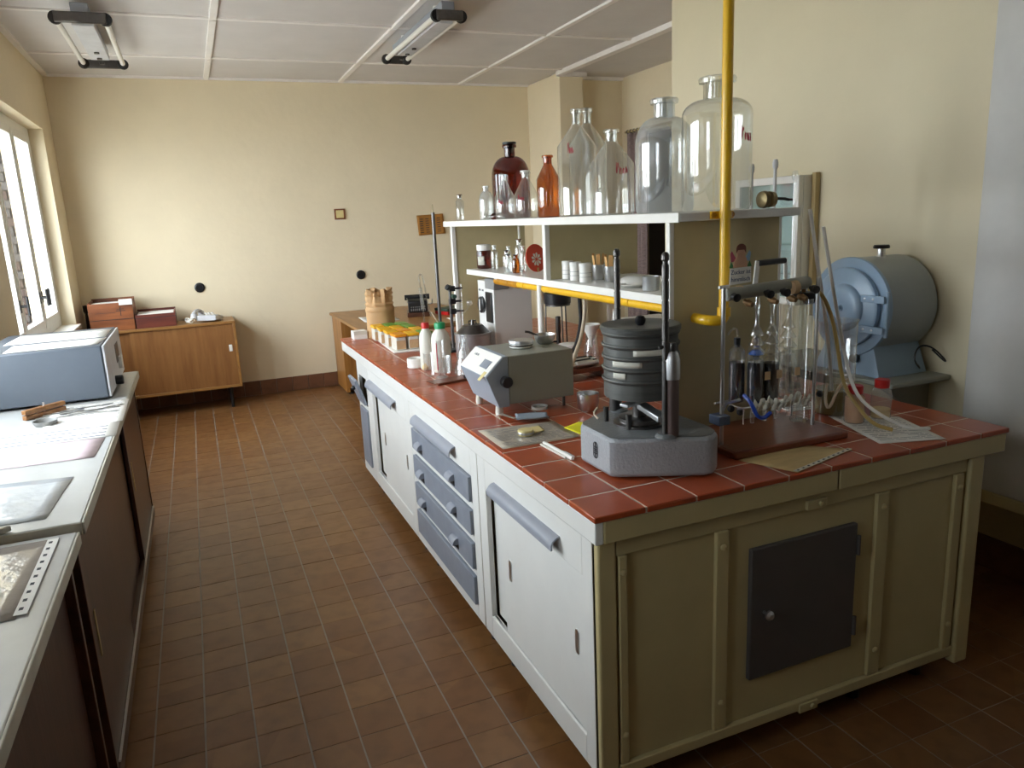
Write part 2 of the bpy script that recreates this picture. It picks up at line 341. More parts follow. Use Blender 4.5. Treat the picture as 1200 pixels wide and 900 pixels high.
# windows in the left wall; the third, out of view, is added for fill light
for k, (y0, y1) in enumerate(WINS):
    xw = -1.85; z0, z1 = WZ0, WZ1
    wd = bpy.data.objects.new('window_%d' % (k+1), None); C.objects.link(wd); struct(wd)
    fr = MB()
    fr.box(xw-.055, xw, y0, y0+.07, z0, z1); fr.box(xw-.055, xw, y1-.07, y1, z0, z1); fr.box(xw-.055, xw, y0+.07, y1-.07, z1-.07, z1); fr.box(xw-.055, xw, y0+.07, y1-.07, z0, z0+.06)
    fr.build('window_frame', 'wframe', wd, .004)
    wl = (y1-y0)/3
    for q in range(3):
        a, b = y0+wl*q+(.07 if q == 0 else .012), y0+wl*(q+1)-(.07 if q == 2 else .012)
        s = MB(); xa, xb = xw-.042, xw+.004
        s.box(xa, xb, a, a+.055, z0+.05, z1-.06); s.box(xa, xb, b-.055, b, z0+.05, z1-.06); s.box(xa, xb, a+.055, b-.055, z0+.05, z0+.12); s.box(xa, xb, a+.055, b-.055, z1-.12, z1-.06)
        sh = s.build('casement', 'wframe', wd, .004)
        bx('pane', xw-.03, xw-.026, a+.05, b-.05, z0+.11, z1-.11, 'pane', sh)
        if q < 2: bx('mullion', xw-.055, xw-.002, b-.0, b+.024, z0+.06, z1-.07, 'wframe', wd)
        h = MB(); hz = 1.16; hy = a+.03 if q == 2 else b-.03
        h.cyl((xw+.004, hy, hz), (xw+.05, hy, hz), .008); h.cyl((xw+.048, hy, hz-.06), (xw+.048, hy, hz+.06), .009); h.box(xw+.003, xw+.008, hy-.015, hy+.015, hz-.04, hz+.04)
        h.build('handle', 'black', sh)
    bx('window_sill', xw-.01, XL+.04, y0, y1, z0-.03, z0, 'white', wd, .006)
    bx('outer_sill', xw-.25, xw-.08, y0, y1, z0-.05, z0-.01, 'grey', wd)
# outside: brick wing and yard
wg = struct(bx('wall_outside', -6, XL-.31, 7.55, 7.8, -.6, 5, 'mortar'))
bm_ = [MB().box(-.118, .118, -.02, .03, -.038, .038).mesh('brick', q) for q in ('brick', 'brick2')]
r = 0; z = .25
while z < 2.6:
    x = -2.05-(.125 if r % 2 else 0)
    while x > -3.6:
        b = bpy.data.objects.new('brick', bm_[random.random() < .55]); C.objects.link(b); b.parent = wg; b.location = (x, 7.55+random.uniform(-.004, .004), z); x -= .25
    z += .088; r += 1
struct(bx('floor_outside', -25, XL-.3, -20, 25, -.7, -.6, 'ground'))

# ---------------------------------------------------------------- island bench
X0, X1, Y0, Y1 = 0, 1.477, -.035, 3.318
wt = thing('lab_worktop', 'red clay tiled worktop of the long cream island bench', 'worktop', (.7, 1.6, .79))
OFF = Vector((-.7, -1.6, -.79))
def wpart(name, x0, x1, y0, y1, z0, z1, mt, bevel=0): return bx(name, x0-.7, x1-.7, y0-1.6, y1-1.6, z0-.79, z1-.79, mt, wt, bevel)
wpart('apron', .006, .03, Y0+.008, Y1-.006, .785, .846, 'cream', .004)
wpart('apron', .03, .779, Y0+.006, Y0+.03, .785, .846, 'cream_shaded', .004)
wpart('apron', .784, 1.47, Y0+.006, Y0+.03, .785, .846, 'cream_shaded', .004)
wpart('apron', X1-.03, X1-.006, Y0+.03, Y1-.006, .785, .846, 'cream', .004)
wpart('apron', .03, X1-.03, Y1-.03, Y1-.006, .785, .846, 'cream', .004)
wpart('slab', .031, X1-.031, Y0+.031, Y1-.031, .79, .8455, 'cream_shaded')
wpart('grout_bed', .004, X1-.004, Y0+.004, Y1-.004, .8455, .8613, 'groutl')
gx = [X0]+[.1483+.15*i for i in range(9)]+[X1]; gy = [Y0]+[.105+.15*i for i in range(22)]+[Y1]
cache = {}
for i in range(len(gx)-1):
    for j in range(len(gy)-1):
        w_, h_ = round(gx[i+1]-gx[i]-.0035, 4), round(gy[j+1]-gy[j]-.0035, 4)
        if w_ < .01 or h_ < .01: continue
        if (w_, h_) not in cache: cache[(w_, h_)] = MB().box(-w_/2, w_/2, -h_/2, h_/2, -.0165, 0).mesh('tile', 'bench_tile')
        t = bpy.data.objects.new('tile', cache[(w_, h_)]); C.objects.link(t); t.parent = wt
        t.location = ((gx[i]+gx[i+1])/2-.7, (gy[j]+gy[j+1])/2-1.6, H-.79+random.uniform(-.0003, .0003)); t.rotation_euler = (random.uniform(-.002, .002), random.uniform(-.002, .002), 0)
        q = t.modifiers.new('bevel', 'BEVEL'); q.width = .0035; q.segments = 2
ZB, ZT = .10, .785
XF = .022
def grip(parent, ya, yb, zc, name='handle'):
    """quarter round grey pull rail"""
    m = MB(); n = 8; pr = [(0, .022), (-.018, .021)]+[(-.046+.028*math.cos(a)-.0, -.018+.039*math.sin(a)) for a in [PI/2+PI/2*k/n for k in range(n+1)]]
    pr = [(0, .024)]+[(-.038*math.sin(PI/2*k/n), -.012+.036*math.cos(PI/2*k/n)) for k in range(n+1)]+[(-.038, -.022), (-.032, -.022)]+[(-.032*math.sin(PI/2*k/n), -.012+.030*math.cos(PI/2*k/n)) for k in range(n, -1, -1)]
    pts = [(x*.82, z*.82) for x, z in pr[1:]]
    vs = [(x+XF, y, z+zc) for y in (ya, yb) for x, z in pts]; k = len(pts)
    m.add(vs, [tuple(range(k)), tuple(range(2*k-1, k-1, -1))]+[(i, (i+1) % k, k+(i+1) % k, k+i) for i in range(k)])
    return m.build(name, 'gpaint', parent)
def carcass(root, ya, yb, solid_front=False):
    y0, y1 = ya+.003, yb-.003
    m = MB(); m.box(XF, 1.385, y0, y0+.02, ZB, ZT); m.box(XF, 1.385, y1-.02, y1, ZB, ZT); m.box(XF+.02, 1.385, y0+.02, y1-.02, ZB, ZB+.02); m.box(1.365, 1.385, y0+.02, y1-.02, ZB+.02, ZT); m.box(XF+.02, 1.365, y0+.02, y1-.02, ZT-.02, ZT)
    m.build('carcass', 'cream_shaded', root)
def front(root, ya, yb, holes, top=.785):
    """face frame with rectangular openings (y0,y1,z0,z1) stacked from the top"""
    y0, y1 = ya+.003, yb-.003; m = MB(); a = min(h[0] for h in holes); b = max(h[1] for h in holes)
    m.box(XF-.002, XF+.018, y0, a, ZB, top); m.box(XF-.002, XF+.018, b, y1, ZB, top)
    z = top
    for h in holes: m.box(XF-.002, XF+.018, a, b, h[3], z); z = h[2]
    m.box(XF-.002, XF+.018, a, b, ZB, z); m.build('face_frame', 'cream', root, .0025)
def feet(root, ya, yb):
    for y in (ya+.08, yb-.12):
        for x in (.09, 1.0, 1.28): MB().cyl((x, y, 0), (x, y, ZB), .022, .018, 12).build('foot', 'black', root)
def slide_unit(ya, yb, label, gap):
    r_ = thing('base_cabinet', label, 'cabinet', group='base cabinets of the island bench')
    carcass(r_, max(ya, .018), yb); front(r_, ya if ya > .01 else .018, yb, [(ya+.075, yb-.075, .185, .66)]); feet(r_, ya, yb)
    a, b = ya+.077, yb-.077; mid = (a+b)/2
    d1 = bx('sliding_door', XF+.006, XF+.016, a, b-gap, .187, .658, 'cream', r_, .002)
    bx('sliding_door', XF+.026, XF+.036, mid-.02, b, .187, .658, 'cream', r_, .002)
    s = MB(); s.box(XF+.005, XF+.012, a, b, .180, .187); s.build('slide_rail', 'steel', r_)
    for yy in (a+.05, b-gap-.06):
        m = MB(); k = 10
        m.prism([(.011*math.cos(2*PI*i/k), (.026 if math.sin(2*PI*i/k+.001) > 0 else -.026)+.011*math.sin(2*PI*i/k)) for i in range(k)], 0, .003, frame_mtx((XF+.0065, yy, .44), (0, -1, 0), (0, 0, 1)))
        m.build('finger_pull', 'steel', d1)
    return r_, a, b
# unit 1 (nearest)
u, a, b = slide_unit(.0, .855, 'cream sliding-door base cabinet at the near corner of the island bench', .12); grip(u, .2, .69, .70)
# unit 2: four drawers
u = thing('drawer_unit', 'cream drawer unit with four slate-grey drawers under a pull rail', 'cabinet', group='base cabinets of the island bench')
carcass(u, .855, 1.755); DZ = [(.565, .668), (.436, .538), (.300, .408), (.155, .275)]
front(u, .855, 1.755, [(.925, 1.7, z0, z1) for z0, z1 in DZ]); feet(u, .855, 1.755); grip(u, 1.09, 1.64, .715)
for z0, z1 in DZ:
    d = bx('drawer', XF-.014, XF+.02, .928, 1.697, z0+.003, z1-.003, 'dgrey', u, .003)
    bx('drawer_box', XF+.021, .5, .95, 1.675, z0+.012, z1-.012, 'woodcx', d)
    if z0 > .2:
        for yy in (1.12, 1.56):
            zz = (z0+z1)/2-.005; m = MB(); n = 8     # cup pull, open below
            for rr, sg in ((.026, 1),):
                vs = []; P = [(yy-.028, 0), (yy+.028, 0)]
                for y in (yy-.03, yy+.03):
                    vs += [(XF-.014-.024*math.sin(PI/2*k/n), y, zz-.012+.026*math.cos(PI/2*k/n)) for k in range(n+1)]+[(XF-.014, y, zz-.012)]
                q = n+2; m.add(vs, [tuple(range(q)), tuple(range(2*q-1, q-1, -1))]+[(i, i+1, q+i+1, q+i) for i in range(n)])
            m.build('cup_pull', 'gpaint', d)
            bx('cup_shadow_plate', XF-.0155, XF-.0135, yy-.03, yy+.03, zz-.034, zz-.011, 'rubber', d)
# unit 3
u, a, b = slide_unit(1.755, 2.635, 'cream sliding-door base cabinet beside the far side of the drawer unit', .16); grip(u, 2.005, 2.6, .70)
# unit 4: tilt flap and narrow door
u = thing('flap_cabinet', 'narrow far base cabinet with tilted grey flap above a grey door', 'cabinet', group='base cabinets of the island bench')
carcass(u, 2.635, 2.95); front(u, 2.635, 2.95, [(2.70, 2.9, .535, .70), (2.70, 2.9, .165, .512)]); feet(u, 2.635, 2.95)
d = bx('door', XF-.012, XF+.012, 2.702, 2.898, .167, .510, 'dgrey', u, .003)
m = MB(); m.cbox((XF-.035, 2.8, .625), (.018, .2, .16), ry=-.32); f_ = m.build('tilt_flap', 'dgrey', u, .003)
MB().ball((XF-.058, 2.8, .64), .014).build('knob', 'black', f_)
bx('flap_bin', XF+.03, .2, 2.72, 2.88, .54, .66, 'rubber', u)
# end panel of the bench
e = thing('bench_end_panel', 'cream framed end of the island bench with dark hatch door', 'panel')
YE = 0.0
bx('backing', .06, 1.36, YE+.004, YE+.016, .1, .785, 'cream_shaded', e)
bx('corner_post', .022, .075, YE-.008, YE+.016, .07, .785, 'cream_shaded', e, .006)
bx('corner_post', 1.335, 1.395, YE-.02, YE+.016, .07, .785, 'cream_shaded', e, .006)
bx('top_rail', .076, 1.334, YE-.006, YE+.004, .735, .785, 'cream_shaded', e, .002)
bx('bottom_rail', .076, 1.334, YE-.012, YE+.004, .1, .132, 'cream_shaded', e, .003)
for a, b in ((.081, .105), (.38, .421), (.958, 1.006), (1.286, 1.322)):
    s = bx('stile', a, b, YE-.010, YE+.004, .133, .734, 'cream_shaded', e, .003)
    for z in (.69, .22): MB().axl(((a+b)/2, YE-.010, z), ((a+b)/2, YE-.03, z), [(.009, 0), (.009, .004), (.006, .007), (.001, .008)], 12).build('bolt', 'cream_shaded', s)
d = bx('hatch_door', .497, .882, YE-.012, YE+.004, .259, .659, 'dark_door', e, .003)
MB().axl((.543, YE-.012, .463), (.543, YE-.06, .463), [(.005, 0), (.005, .012), (.013, .018), (.014, .026), (.008, .033), (.001, .034)], 14).build('knob', 'steel', d)
for z in (.33, .59): MB().cyl((.886, YE-.014, z-.03), (.886, YE-.014, z+.03), .006, n=10).build('hinge', 'dark_door', d)
for x, z in ((.718, .752), (.72, .108)):
    h_ = bx('hasp', x-.035, x+.035, YE-.017, YE-.005, z-.014, z+.014, 'cream_shaded', e, .002)
    MB().axl((x+.012, YE-.017, z), (x+.012, YE-.03, z), [(.008, 0), (.007, .006), (.001, .008)], 10).build('bolt', 'cream_shaded', h_)

# ---------------------------------------------------------------- rack on the bench
rk = thing('shelf_rack', 'cream two-tier shelf rack standing along the middle of the island bench', 'shelf', (.75, 1.5, H))
def rp(name, x0, x1, y0, y1, z0, z1, mt='cream', bevel=.003): return bx(name, x0-.75, x1-.75, y0-1.5, y1-1.5, z0-H, z1-H, mt, rk, bevel)
rp('end_panel', .54, .965, .44, .467, H+.0006, 1.537, 'rack_shaded')
rp('front_stile', .538, .556, .438, .460, H+.0006, 1.537, 'white')
rp('back_stile', .962, .972, .438, .469, H+.0006, 1.537, 'white', .001)
rp('top_shelf', .54, 1.0, .387, 2.672, 1.537, 1.563)
rp('shelf_lip', .534, .5395, .387, 2.672, 1.535, 1.564, 'white', .001)
rp('middle_shelf', .545, .955, .471, 2.324, 1.285, 1.31)
rp('shelf_lip', .538, .5445, .471, 2.324, 1.284, 1.311, 'white', .001)
for y in (1.34, 2.55):
    rp('divider_panel', .56, .985, y-.009, y+.009, 1.31 if y < 2 else H+.0006, 1.537, 'rack_shaded')
    rp('front_stile', .538, .561, y-.014, y+.014, 1.31 if y < 2 else H+.0006, 1.537, 'white')
m = MB(); m.cyl((-.19, -.06, .0006), (-.19, -.06, 1.285-H), .014, n=14); m.build('support_post', 'white', rk)
m = MB(); m.box(.56-.75, .60-.75, 1.95-1.5, 1.98-1.5, 1.265-H, 1.285-H); m.build('bracket', 'white', rk)
m = MB(); m.cyl((.93-.75, 2.50-1.5, 1.31-H), (.93-.75, 2.5-1.5, 1.537-H), .007, n=10); m.build('tie_rod', 'white', rk)
# gas pipe
gp = thing('gas_pipe', 'yellow gas riser beside the rack with branch under the middle shelf', 'pipe', (.685, .362, H))
def g(pts, r, name, mt='yellow', sub=0, n=14): return MB().tube([Vector(p)-Vector((.685, .362, H)) for p in pts], r, n, sub).build(name, mt, gp)
g([(.685, .362, 1.235), (.685, .362, ZC-.016)], .0158, 'riser')
g([(.685, .362, 1.27), (.685, .362, 1.235), (.66, .364, 1.232), (.637, .385, 1.234), (.632, .438, 1.236)], .0165, 'elbow', sub=2)
MB().lathe([(.0205, 0), (.0205, .028)], 18, (0, 0, 1.245-H)).build('collar', 'yellow', gp)
b_ = MB(); b_.lathe([(.02, 0), (.02, .022)], 18, (0, 0, 1.541-H)); b_.cbox((0, .018, 1.552-H), (.08, .010, .022)); b_ = b_.build('pipe_clamp', 'yellow', gp)
for sx in (-1, 1): MB().axl((sx*.033, .013, 1.552-H), (sx*.033, -.001, 1.552-H), [(.009, 0), (.008, .006), (.001, .007)], 10).build('bolt', 'orange', b_)
g([(.575, .472, 1.266), (.575, 1.72, 1.266)], .0165, 'branch_pipe')
g([(.575, 1.70, 1.266), (.575, 1.985, 1.266)], .018, 'old_branch', 'orange')
for y in (.72, 1.62, 1.80): MB().axl((.575-.685, y-.362, 1.268-H), (.575-.685, y+.03-.362, 1.268-H), [(.0195, 0), (.0195, .03)], 14).build('coupling', 'yellow' if y < 1.7 else 'orange', gp)

# white wall-mounted control box under the rack
cb = thing('control_box', 'tall white box with two dark dials under the middle shelf', 'box', (.715, 2.24, H))
bx('case', -.107, .11, -.115, .115, 0, .385, 'cream', cb, .004)
def facem(y, z): return frame_mtx((-.1072, y, z), (0, -1, 0), (0, 0, 1))
d = MB().lathe([(.045, 0), (.045, .012), (.038, .016), (.001, .016)], 24, m=frame_mtx((-.107, .05, .255), (0, -1, 0), (0, 0, 1))).build('dial', 'black', cb)
MB().cbox((-.125, .05, .255), (.004, .012, .06)).build('pointer', 'white', d)
bx('meter', -.116, -.107, -.1, -.015, .17, .33, 'black', cb, .003)
bx('valve_block', -.11, -.02, -.13, .0, .345, .40, 'grey', cb, .006)
text('print', 'ein   aus', .022, facem(.06, .335)@Matrix.Translation((0, 0, .0006)), 'inkd', cb)

# ---------------------------------------------------------------- left wall counters
def counter(ya, yb, z, xe, label, doors):
    r_ = thing('wall_cabinet', label, 'cabinet', group='brown cabinets under the windows'); xf = xe-.03
    m = MB(); zt = z-.03; m.box(XL+.02, xf, ya, ya+.02, .06, zt); m.box(XL+.02, xf, yb-.02, yb, .06, zt); m.box(XL+.02, xf, ya+.02, yb-.02, .06, .10); m.box(XL+.02, XL+.04, ya+.02, yb-.02, .1, zt); m.box(XL+.04, xf, ya+.02, yb-.02, zt-.05, zt)
    m.build('carcass', 'wooddy', r_, .002)
    n = len(doors); L = (yb-ya-.04)/n
    for k, off in enumerate(doors):
        a = ya+.02+L*k; d = bx('sliding_door', xf-.02-.02*off, xf-.004-.02*off, a-.02*off, a+L+.0, .105, zt-.055, 'woodd', r_, .002)
        bx('finger_strip', xf-.004-.02*off, xf-.001-.02*off, a+.06, a+.075, .42, .56, 'ochre', d)
    bx('rail', xf-.012, xf+.004, ya, yb, .055, .11, 'wooddy', r_, .002)
    bx('slide_track', xf-.001, xf+.006, ya+.03, yb-.03, .110, .116, 'steel', r_)
    for y in (ya+.06, yb-.06):
        for x in (XL+.08, xf-.05): MB().cyl((x, y, 0), (x, y, .06), .02, n=12).build('foot', 'black', r_)
    return r_
counter(.62, 2.88, .86, -1.15, 'brown veneered cabinet under the far white counter by the window', (0, 1, 0))
counter(-2.2, .57, .842, -1.16, 'brown veneered cabinet under the near white counter', (0, 1, 0, 1))
for (ya, yb, z, xe, lb) in ((.59, 2.905, .86, -1.15, 'worn white stone counter top under the grey instrument'), (-2.22, .575, .842, -1.16, 'lower white stone counter top at the near left')):
    r_ = thing('counter_top', lb, 'counter', ((XL+xe)/2, ya, z))
    hx = (xe-XL)/2-.005; bx('slab', -hx, hx, 0, yb-ya, -.03, 0, 'stone', r_, .004); bx('edge_strip', hx, hx+.006, 0, yb-ya, -.034, -.001, 'stonee', r_, .002); bx('edge_strip', -hx, hx, -.005, 0, -.034, -.001, 'stonee', r_, .002)
# grey instrument on the counter
sp = thing('spectrometer', 'large blue-grey metal instrument case on the far white counter', 'instrument', (-1.46, 2.55, .86))
m = MB(); m.prism([(-.365, .012), (.365, .012), (.365, .245), (-.365, .245)], -.25, .235, Matrix(((0, 0, 1, 0), (1, 0, 0, 0), (0, 1, 0, 0), (0, 0, 0, 1)))); m.build('case', 'bluebox', sp, .006)
bx('side_plate', .236, .246, -.36, .36, .014, .243, 'lgrey', sp, .003)
p_ = bx('recess', .2445, .2475, .05, .2, .10, .19, 'black', sp); bx('slide', .246, .262, .12, .18, .06, .12, 'white', sp, .003)
MB().axl((.246, -.12, .045), (.29, -.12, .045), [(.022, 0), (.022, .03), (.018, .034), (.001, .034)], 16).build('knob', 'black', sp)
for x in (-.2, .2):
    for y in (-.3, .3): MB().cyl((x, y, 0), (x, y, .014), .02, n=12).build('foot', 'rubber', sp)
def paper(name, pts, z, mt, label, cat='paper', lines=0, th=.0012, curl=0, group=None, inkm='ink'):
    """sheet given by four floor-plan corners p00,p10,p11,p01"""
    P = [Vector((p[0], p[1], z)) for p in pts]
    def fn(u_, v_):
        q = (P[0]*(1-u_)+P[1]*u_)*(1-v_)+(P[3]*(1-u_)+P[2]*u_)*v_
        return q+Vector((0, 0, curl*((2*u_-1)**4*.5+(2*v_-1)**4*.5)+.0008))
    o = MB().grid(8, 8, fn).build(name, mt, None, solid=th); tag(o, label, cat, group)
    if lines:
        m = MB(); rr = random.Random(hash(label) % 1000 if False else len(label))
        for k in range(lines):
            v0 = .08+.84*k/lines; u0 = .08
            while u0 < .9:
                L = rr.uniform(.05, .22); u1 = min(.92, u0+L)
                if rr.random() < .8: m.add([fn(u0, v0)+Vector((0, 0, .0009)), fn(u1, v0)+Vector((0, 0, .0009)), fn(u1, v0+.22/lines)+Vector((0, 0, .0009)), fn(u0, v0+.22/lines)+Vector((0, 0, .0009))], [(0, 1, 2, 3)])
                u0 = u1+.02
        m.build('print', inkm, o)
    return o
paper('paper_sheet', [(-1.60, 2.22), (-1.245, 2.24), (-1.225, 2.46), (-1.6, 2.44)], 1.106, 'paper', 'white paper sheet nearest the front edge on the grey instrument', lines=6)
paper('paper_sheet', [(-1.65, 2.5), (-1.235, 2.5), (-1.235, 2.82), (-1.64, 2.84)], 1.106, 'paper', 'second white paper sheet further back on the grey instrument', lines=6)
paper('paper_sheet', [(-1.42, 1.74), (-1.14, 1.72), (-1.145, 2.15), (-1.43, 2.15)], .861, 'paper', 'printed sheet under the steel tools in front of the instrument', lines=18)
paper('paper_sheet', [(-1.62, 1.5), (-1.145, 1.49), (-1.15, 1.72), (-1.62, 1.75)], .861, 'paper', 'white form lying across the far counter edge', lines=4)
paper('paper_sheet', [(-1.66, 1.24), (-1.19, 1.22), (-1.18, 1.48), (-1.64, 1.5)], .861, mat('pink_paper', '#dcc9d0', .5), 'pinkish sheet flat on the far white counter')
paper('plastic_sleeve', [(-1.6, .68), (-1.245, .66), (-1.225, 1.02), (-1.58, 1.08)], .861, mat('sleeve', '#cdd2d6', .08, var=.08, scale=9, bump=.5, bscale=14), 'crinkled shiny plastic sleeve near the end of the far counter')
sl = paper('document_sleeve', [(-1.55, .10), (-1.22, .12), (-1.20, .545), (-1.55, .54)], .843, mat('clear_sleeve', '#a9a097', .1, var=.1, scale=8, bump=.5, bscale=12), 'clear document sleeve with punched edge on the near counter', 'document sleeve')
m = MB(); m.box(-1.225, -1.2, .13, .54, .8455, .8462); m.build('punched_strip', 'paper', sl)
[bx('punch_hole', -1.219, -1.211, .15+.04*k, .163+.04*k, .8463, .8467, 'inkd', sl) for k in range(10)]
m = MB(); m.box(-1.52, -1.25, .112, .128, .8455, .8462); m.build('zip_strip', 'redpaint', sl)
for k, (x, y, a, L) in enumerate(((-1.30, 2.05, .25, .2), (-1.28, 1.98, .12, .22), (-1.34, 1.93, .3, .18), (-1.25, 1.92, -.1, .16), (-1.38, 2.0, .2, .15), (-1.22, 2.0, .5, .14))):
    lab = ('long steel spatula nearest the instrument', 'longest steel spatula lying on the printed sheet', 'steel tweezers lying left on the printed sheet', 'short steel spatula towards the counter edge', 'leftmost small steel probe on the printed sheet', 'slanted steel probe at the sheet corner')[k]
    s = thing('spatula' if k != 2 else 'tweezers', lab, 'tool', (x, y, .8655), a, 'steel tools in front of the instrument')
    m = MB(); m.cyl((-L/2, 0, 0), (L*.25, 0, .001), .0028, .0028, 8); m.build('handle', 'steel', s); m = MB(); m.box(L*.24, L/2, -.006, .006, -.001, .0015); m.build('blade', 'steel', s, .001)
t = thing('wooden_clamp', 'small wooden clamp at the left edge of the far counter', 'clamp', (-1.45, 2.02, .861), .8)
bx('jaw', -.09, .09, -.012, .012, 0, .018, 'woodc', t, .002); bx('jaw', -.09, .09, -.012, .012, .022, .04, 'woodc', t, .002); MB().cyl((0, 0, .0), (0, 0, .055), .004, n=8).build('screw', 'steel', t)
t = thing('glass_dish', 'shallow grey dish at the left edge of the far counter', 'dish', (-1.42, 1.83, .861)); MB().lathe([(.001, 0), (.035, 0), (.042, .018), (.045, .018), (.037, -.0), (.03, .004), (.001, .004)], 24).build('bowl', 'grey', t)
t = thing('tile_shard', 'grey-brown chipped stone lump at the near end of the far counter', 'stone', (-1.40, .60, .861))
MB().prism([(-.06, -.012), (.07, -.01), (.09, .01), (.02, .022), (-.07, .02)], 0, .016).build('lump', 'stonee', t, .004)

# ---------------------------------------------------------------- sideboard with boxes and telephone
sb = thing('sideboard', 'oak veneered sideboard with sliding doors against the back wall', 'cabinet', (-1.12, 5.76, 0))
xa, xb, ya, yb, za, zb = -.6, .587, -.21, .2, .19, .785
m = MB(); m.box(xa, xb, ya, yb, zb-.022, zb); m.box(xa, xb, ya, yb, za, za+.022); m.box(xa, xa+.022, ya, yb, za+.022, zb-.022); m.box(xb-.022, xb, ya, yb, za+.022, zb-.022); m.box(xa, xb, yb-.01, yb, za, zb); m.build('carcass', 'woodcx', sb, .002)
bx('sliding_door', xa+.022, -.03, ya+.03, ya+.045, za+.022, zb-.022, 'woodc', sb, .002); d = bx('sliding_door', -.26, xb-.022, ya+.012, ya+.027, za+.022, zb-.022, 'woodc', sb, .002)
MB().prism([(-.014, -.03), (.014, -.03), (.014, .03), (-.014, .03)], 0, .006, frame_mtx((xb-.06, ya+.012, .545), (1, 0, 0), (0, 0, 1))).build('finger_pull', 'white', d, .004)
for x in (xa+.1, xb-.1):
    for y in (ya+.06, yb-.06): MB().cyl((x, y, 0), (x, y, za), .014, .017, 12).build('leg', 'black', sb)
def filebox(lab, x0, x1, y0, y1, h, mt, seam, paper_h):
    r_ = thing('index_box', lab, 'box', ((x0+x1)/2, (y0+y1)/2, .786), 0, 'wooden index boxes on the sideboard'); wx, wy = (x1-x0)/2, (y1-y0)/2; t = .012
    m = MB(); m.box(-wx, wx, -wy, -wy+t, 0, h); m.box(-wx, wx, wy-t, wy, 0, h+.02); m.box(-wx, -wx+t, -wy+t, wy-t, 0, h+.01); m.box(wx-t, wx, -wy+t, wy-t, 0, h+.01); m.box(-wx+t, wx-t, -wy+t, wy-t, 0, t); m.build('box_body', mt, r_, .002)
    if seam: bx('front_band', -wx-.001, wx+.001, -wy-.003, -wy, h*seam-.004, h*seam, 'inkd', r_)
    m = MB(); cx, cy_ = (x0+x1)/2, (y0+y1)/2
    for k in range(40): m.box(cx-wx+.016, cx+wx-.016, cy_-wy+.016+k*.0072, cy_-wy+.0205+k*.0072, .786+t, .786+h*paper_h-.006+random.uniform(-.008, .004))
    c_ = m.build('index_cards', 'paper'); tag(c_, 'white index cards packed upright in the '+('taller pine box' if h > .2 else 'lower mahogany box'), 'cards'); c_['kind'] = 'stuff'
    return r_
b_ = filebox('taller pine index box with a crossed mark on its front', -1.66, -1.325, 5.56, 5.9, .235, 'woodb', .42, .98)
bx('note', .07, .17, -.185, -.172, .215, .262, 'paper', b_); m = MB(); m.box(.07, .075, -.1725, -.171, .125, .2); m.box(.04, .11, -.1725, -.171, .165, .169); m.box(.045, .1, -.1725, -.171, .18, .183); m.box(-.12, .03, -.1725, -.171, .155, .157); m.build('pen_mark', 'inkd', b_)
filebox('lower mahogany index box full of cards beside the taller box', -1.318, -1.005, 5.57, 5.9, .115, 'woodb2', .78, 1.05)
t = thing('stamp_handle', 'black handled object behind the index boxes by the window', 'tool', (-1.705, 5.82, .786)); MB().lathe([(.02, 0), (.014, .03), (.011, .14), (.02, .16), (.02, .21), (.001, .215)], 14).build('grip', 'black', t)
ph = thing('telephone', 'light grey telephone with coiled cord on the sideboard', 'telephone', (-.73, 5.70, .7875), -.35)
m = MB(); m.prism([(-.1, .012), (.1, .004), (.1, .03), (-.02, .055), (-.1, .06)], -.085, .085, Matrix(((0, 0, 1, 0), (1, 0, 0, 0), (0, 1, 0, 0), (0, 0, 0, 1)))); m.build('body', 'lgrey', ph, .006)
m = MB(); 
for i in range(4):
    for j in range(3): m.cbox((-.02+j*.028, -.04+i*.028, .048-.012*i+.026), (.017, .015, .008), rx=.2)
m.build('keypad', 'white', ph)
hs = MB().tube([(-.105, .1, .07), (-.105, .06, .09), (-.105, 0, .095), (-.105, -.06, .09), (-.105, -.1, .07)], .017, 12, 1).build('handset', 'lgrey', ph)
MB().cyl((-.105, .09, .075), (-.105, .1, .035), .026, .028, 16).build('earpiece', 'lgrey', hs); MB().cyl((-.105, -.09, .075), (-.105, -.1, .035), .026, .028, 16).build('mouthpiece', 'lgrey', hs)
pts = [(-.12+.03*math.cos(a)-.02*math.sin(a/9), -.13+.02*math.sin(a)+.0, .019+.012*math.sin(a*1.3)+.02*math.sin(a/6)**2) for a in [k*.5 for k in range(60)]]
MB().tube(pts, .004, 6).build('cord', 'white', ph)
# things on the back wall
for x, z, lb in ((-.781, 1.068, 'round black wall socket above the sideboard'), (.708, 1.078, 'round black wall socket left of the desk')):
    t = thing('wall_socket', lb, 'socket', (x, YB, z), 0, 'black round sockets on the back wall'); MB().axl((0, 0, 0), (0, -.03, 0), [(.045, 0), (.044, .012), (.036, .018), (.03, .018), (.028, .012), (.001, .012)], 24).build('cover', 'black', t)
t = thing('wall_switch', 'small square brown-framed wall box with cream centre', 'switch', (.554, YB, 1.671)); bx('frame', -.05, .05, -.02, 0, -.05, .05, 'woodb', t, .003); bx('plate', -.036, .036, -.024, -.012, -.036, .036, 'plateyel', t, .002)
t = thing('wall_notice', 'orange-brown paper notice pinned slanted to the back wall', 'notice', (1.46, YB-.003, 1.53), 0); t.rotation_euler = (0, -.03, 0)
m = MB(); m.grid(10, 6, lambda u_, v_: Vector((-.14+.28*u_, -.004-.02*(2*u_-1)**2*(1-v_), -.1+.2*v_))); m.build('sheet', 'sheet', t, solid=.001)
m = MB()
for c_ in range(4):
    for r_ in range(7): m.box(-.115+c_*.06, -.08+c_*.06, -.0165, -.0155, -.075+r_*.022, -.068+r_*.022)
m.build('print', 'inkd', t)

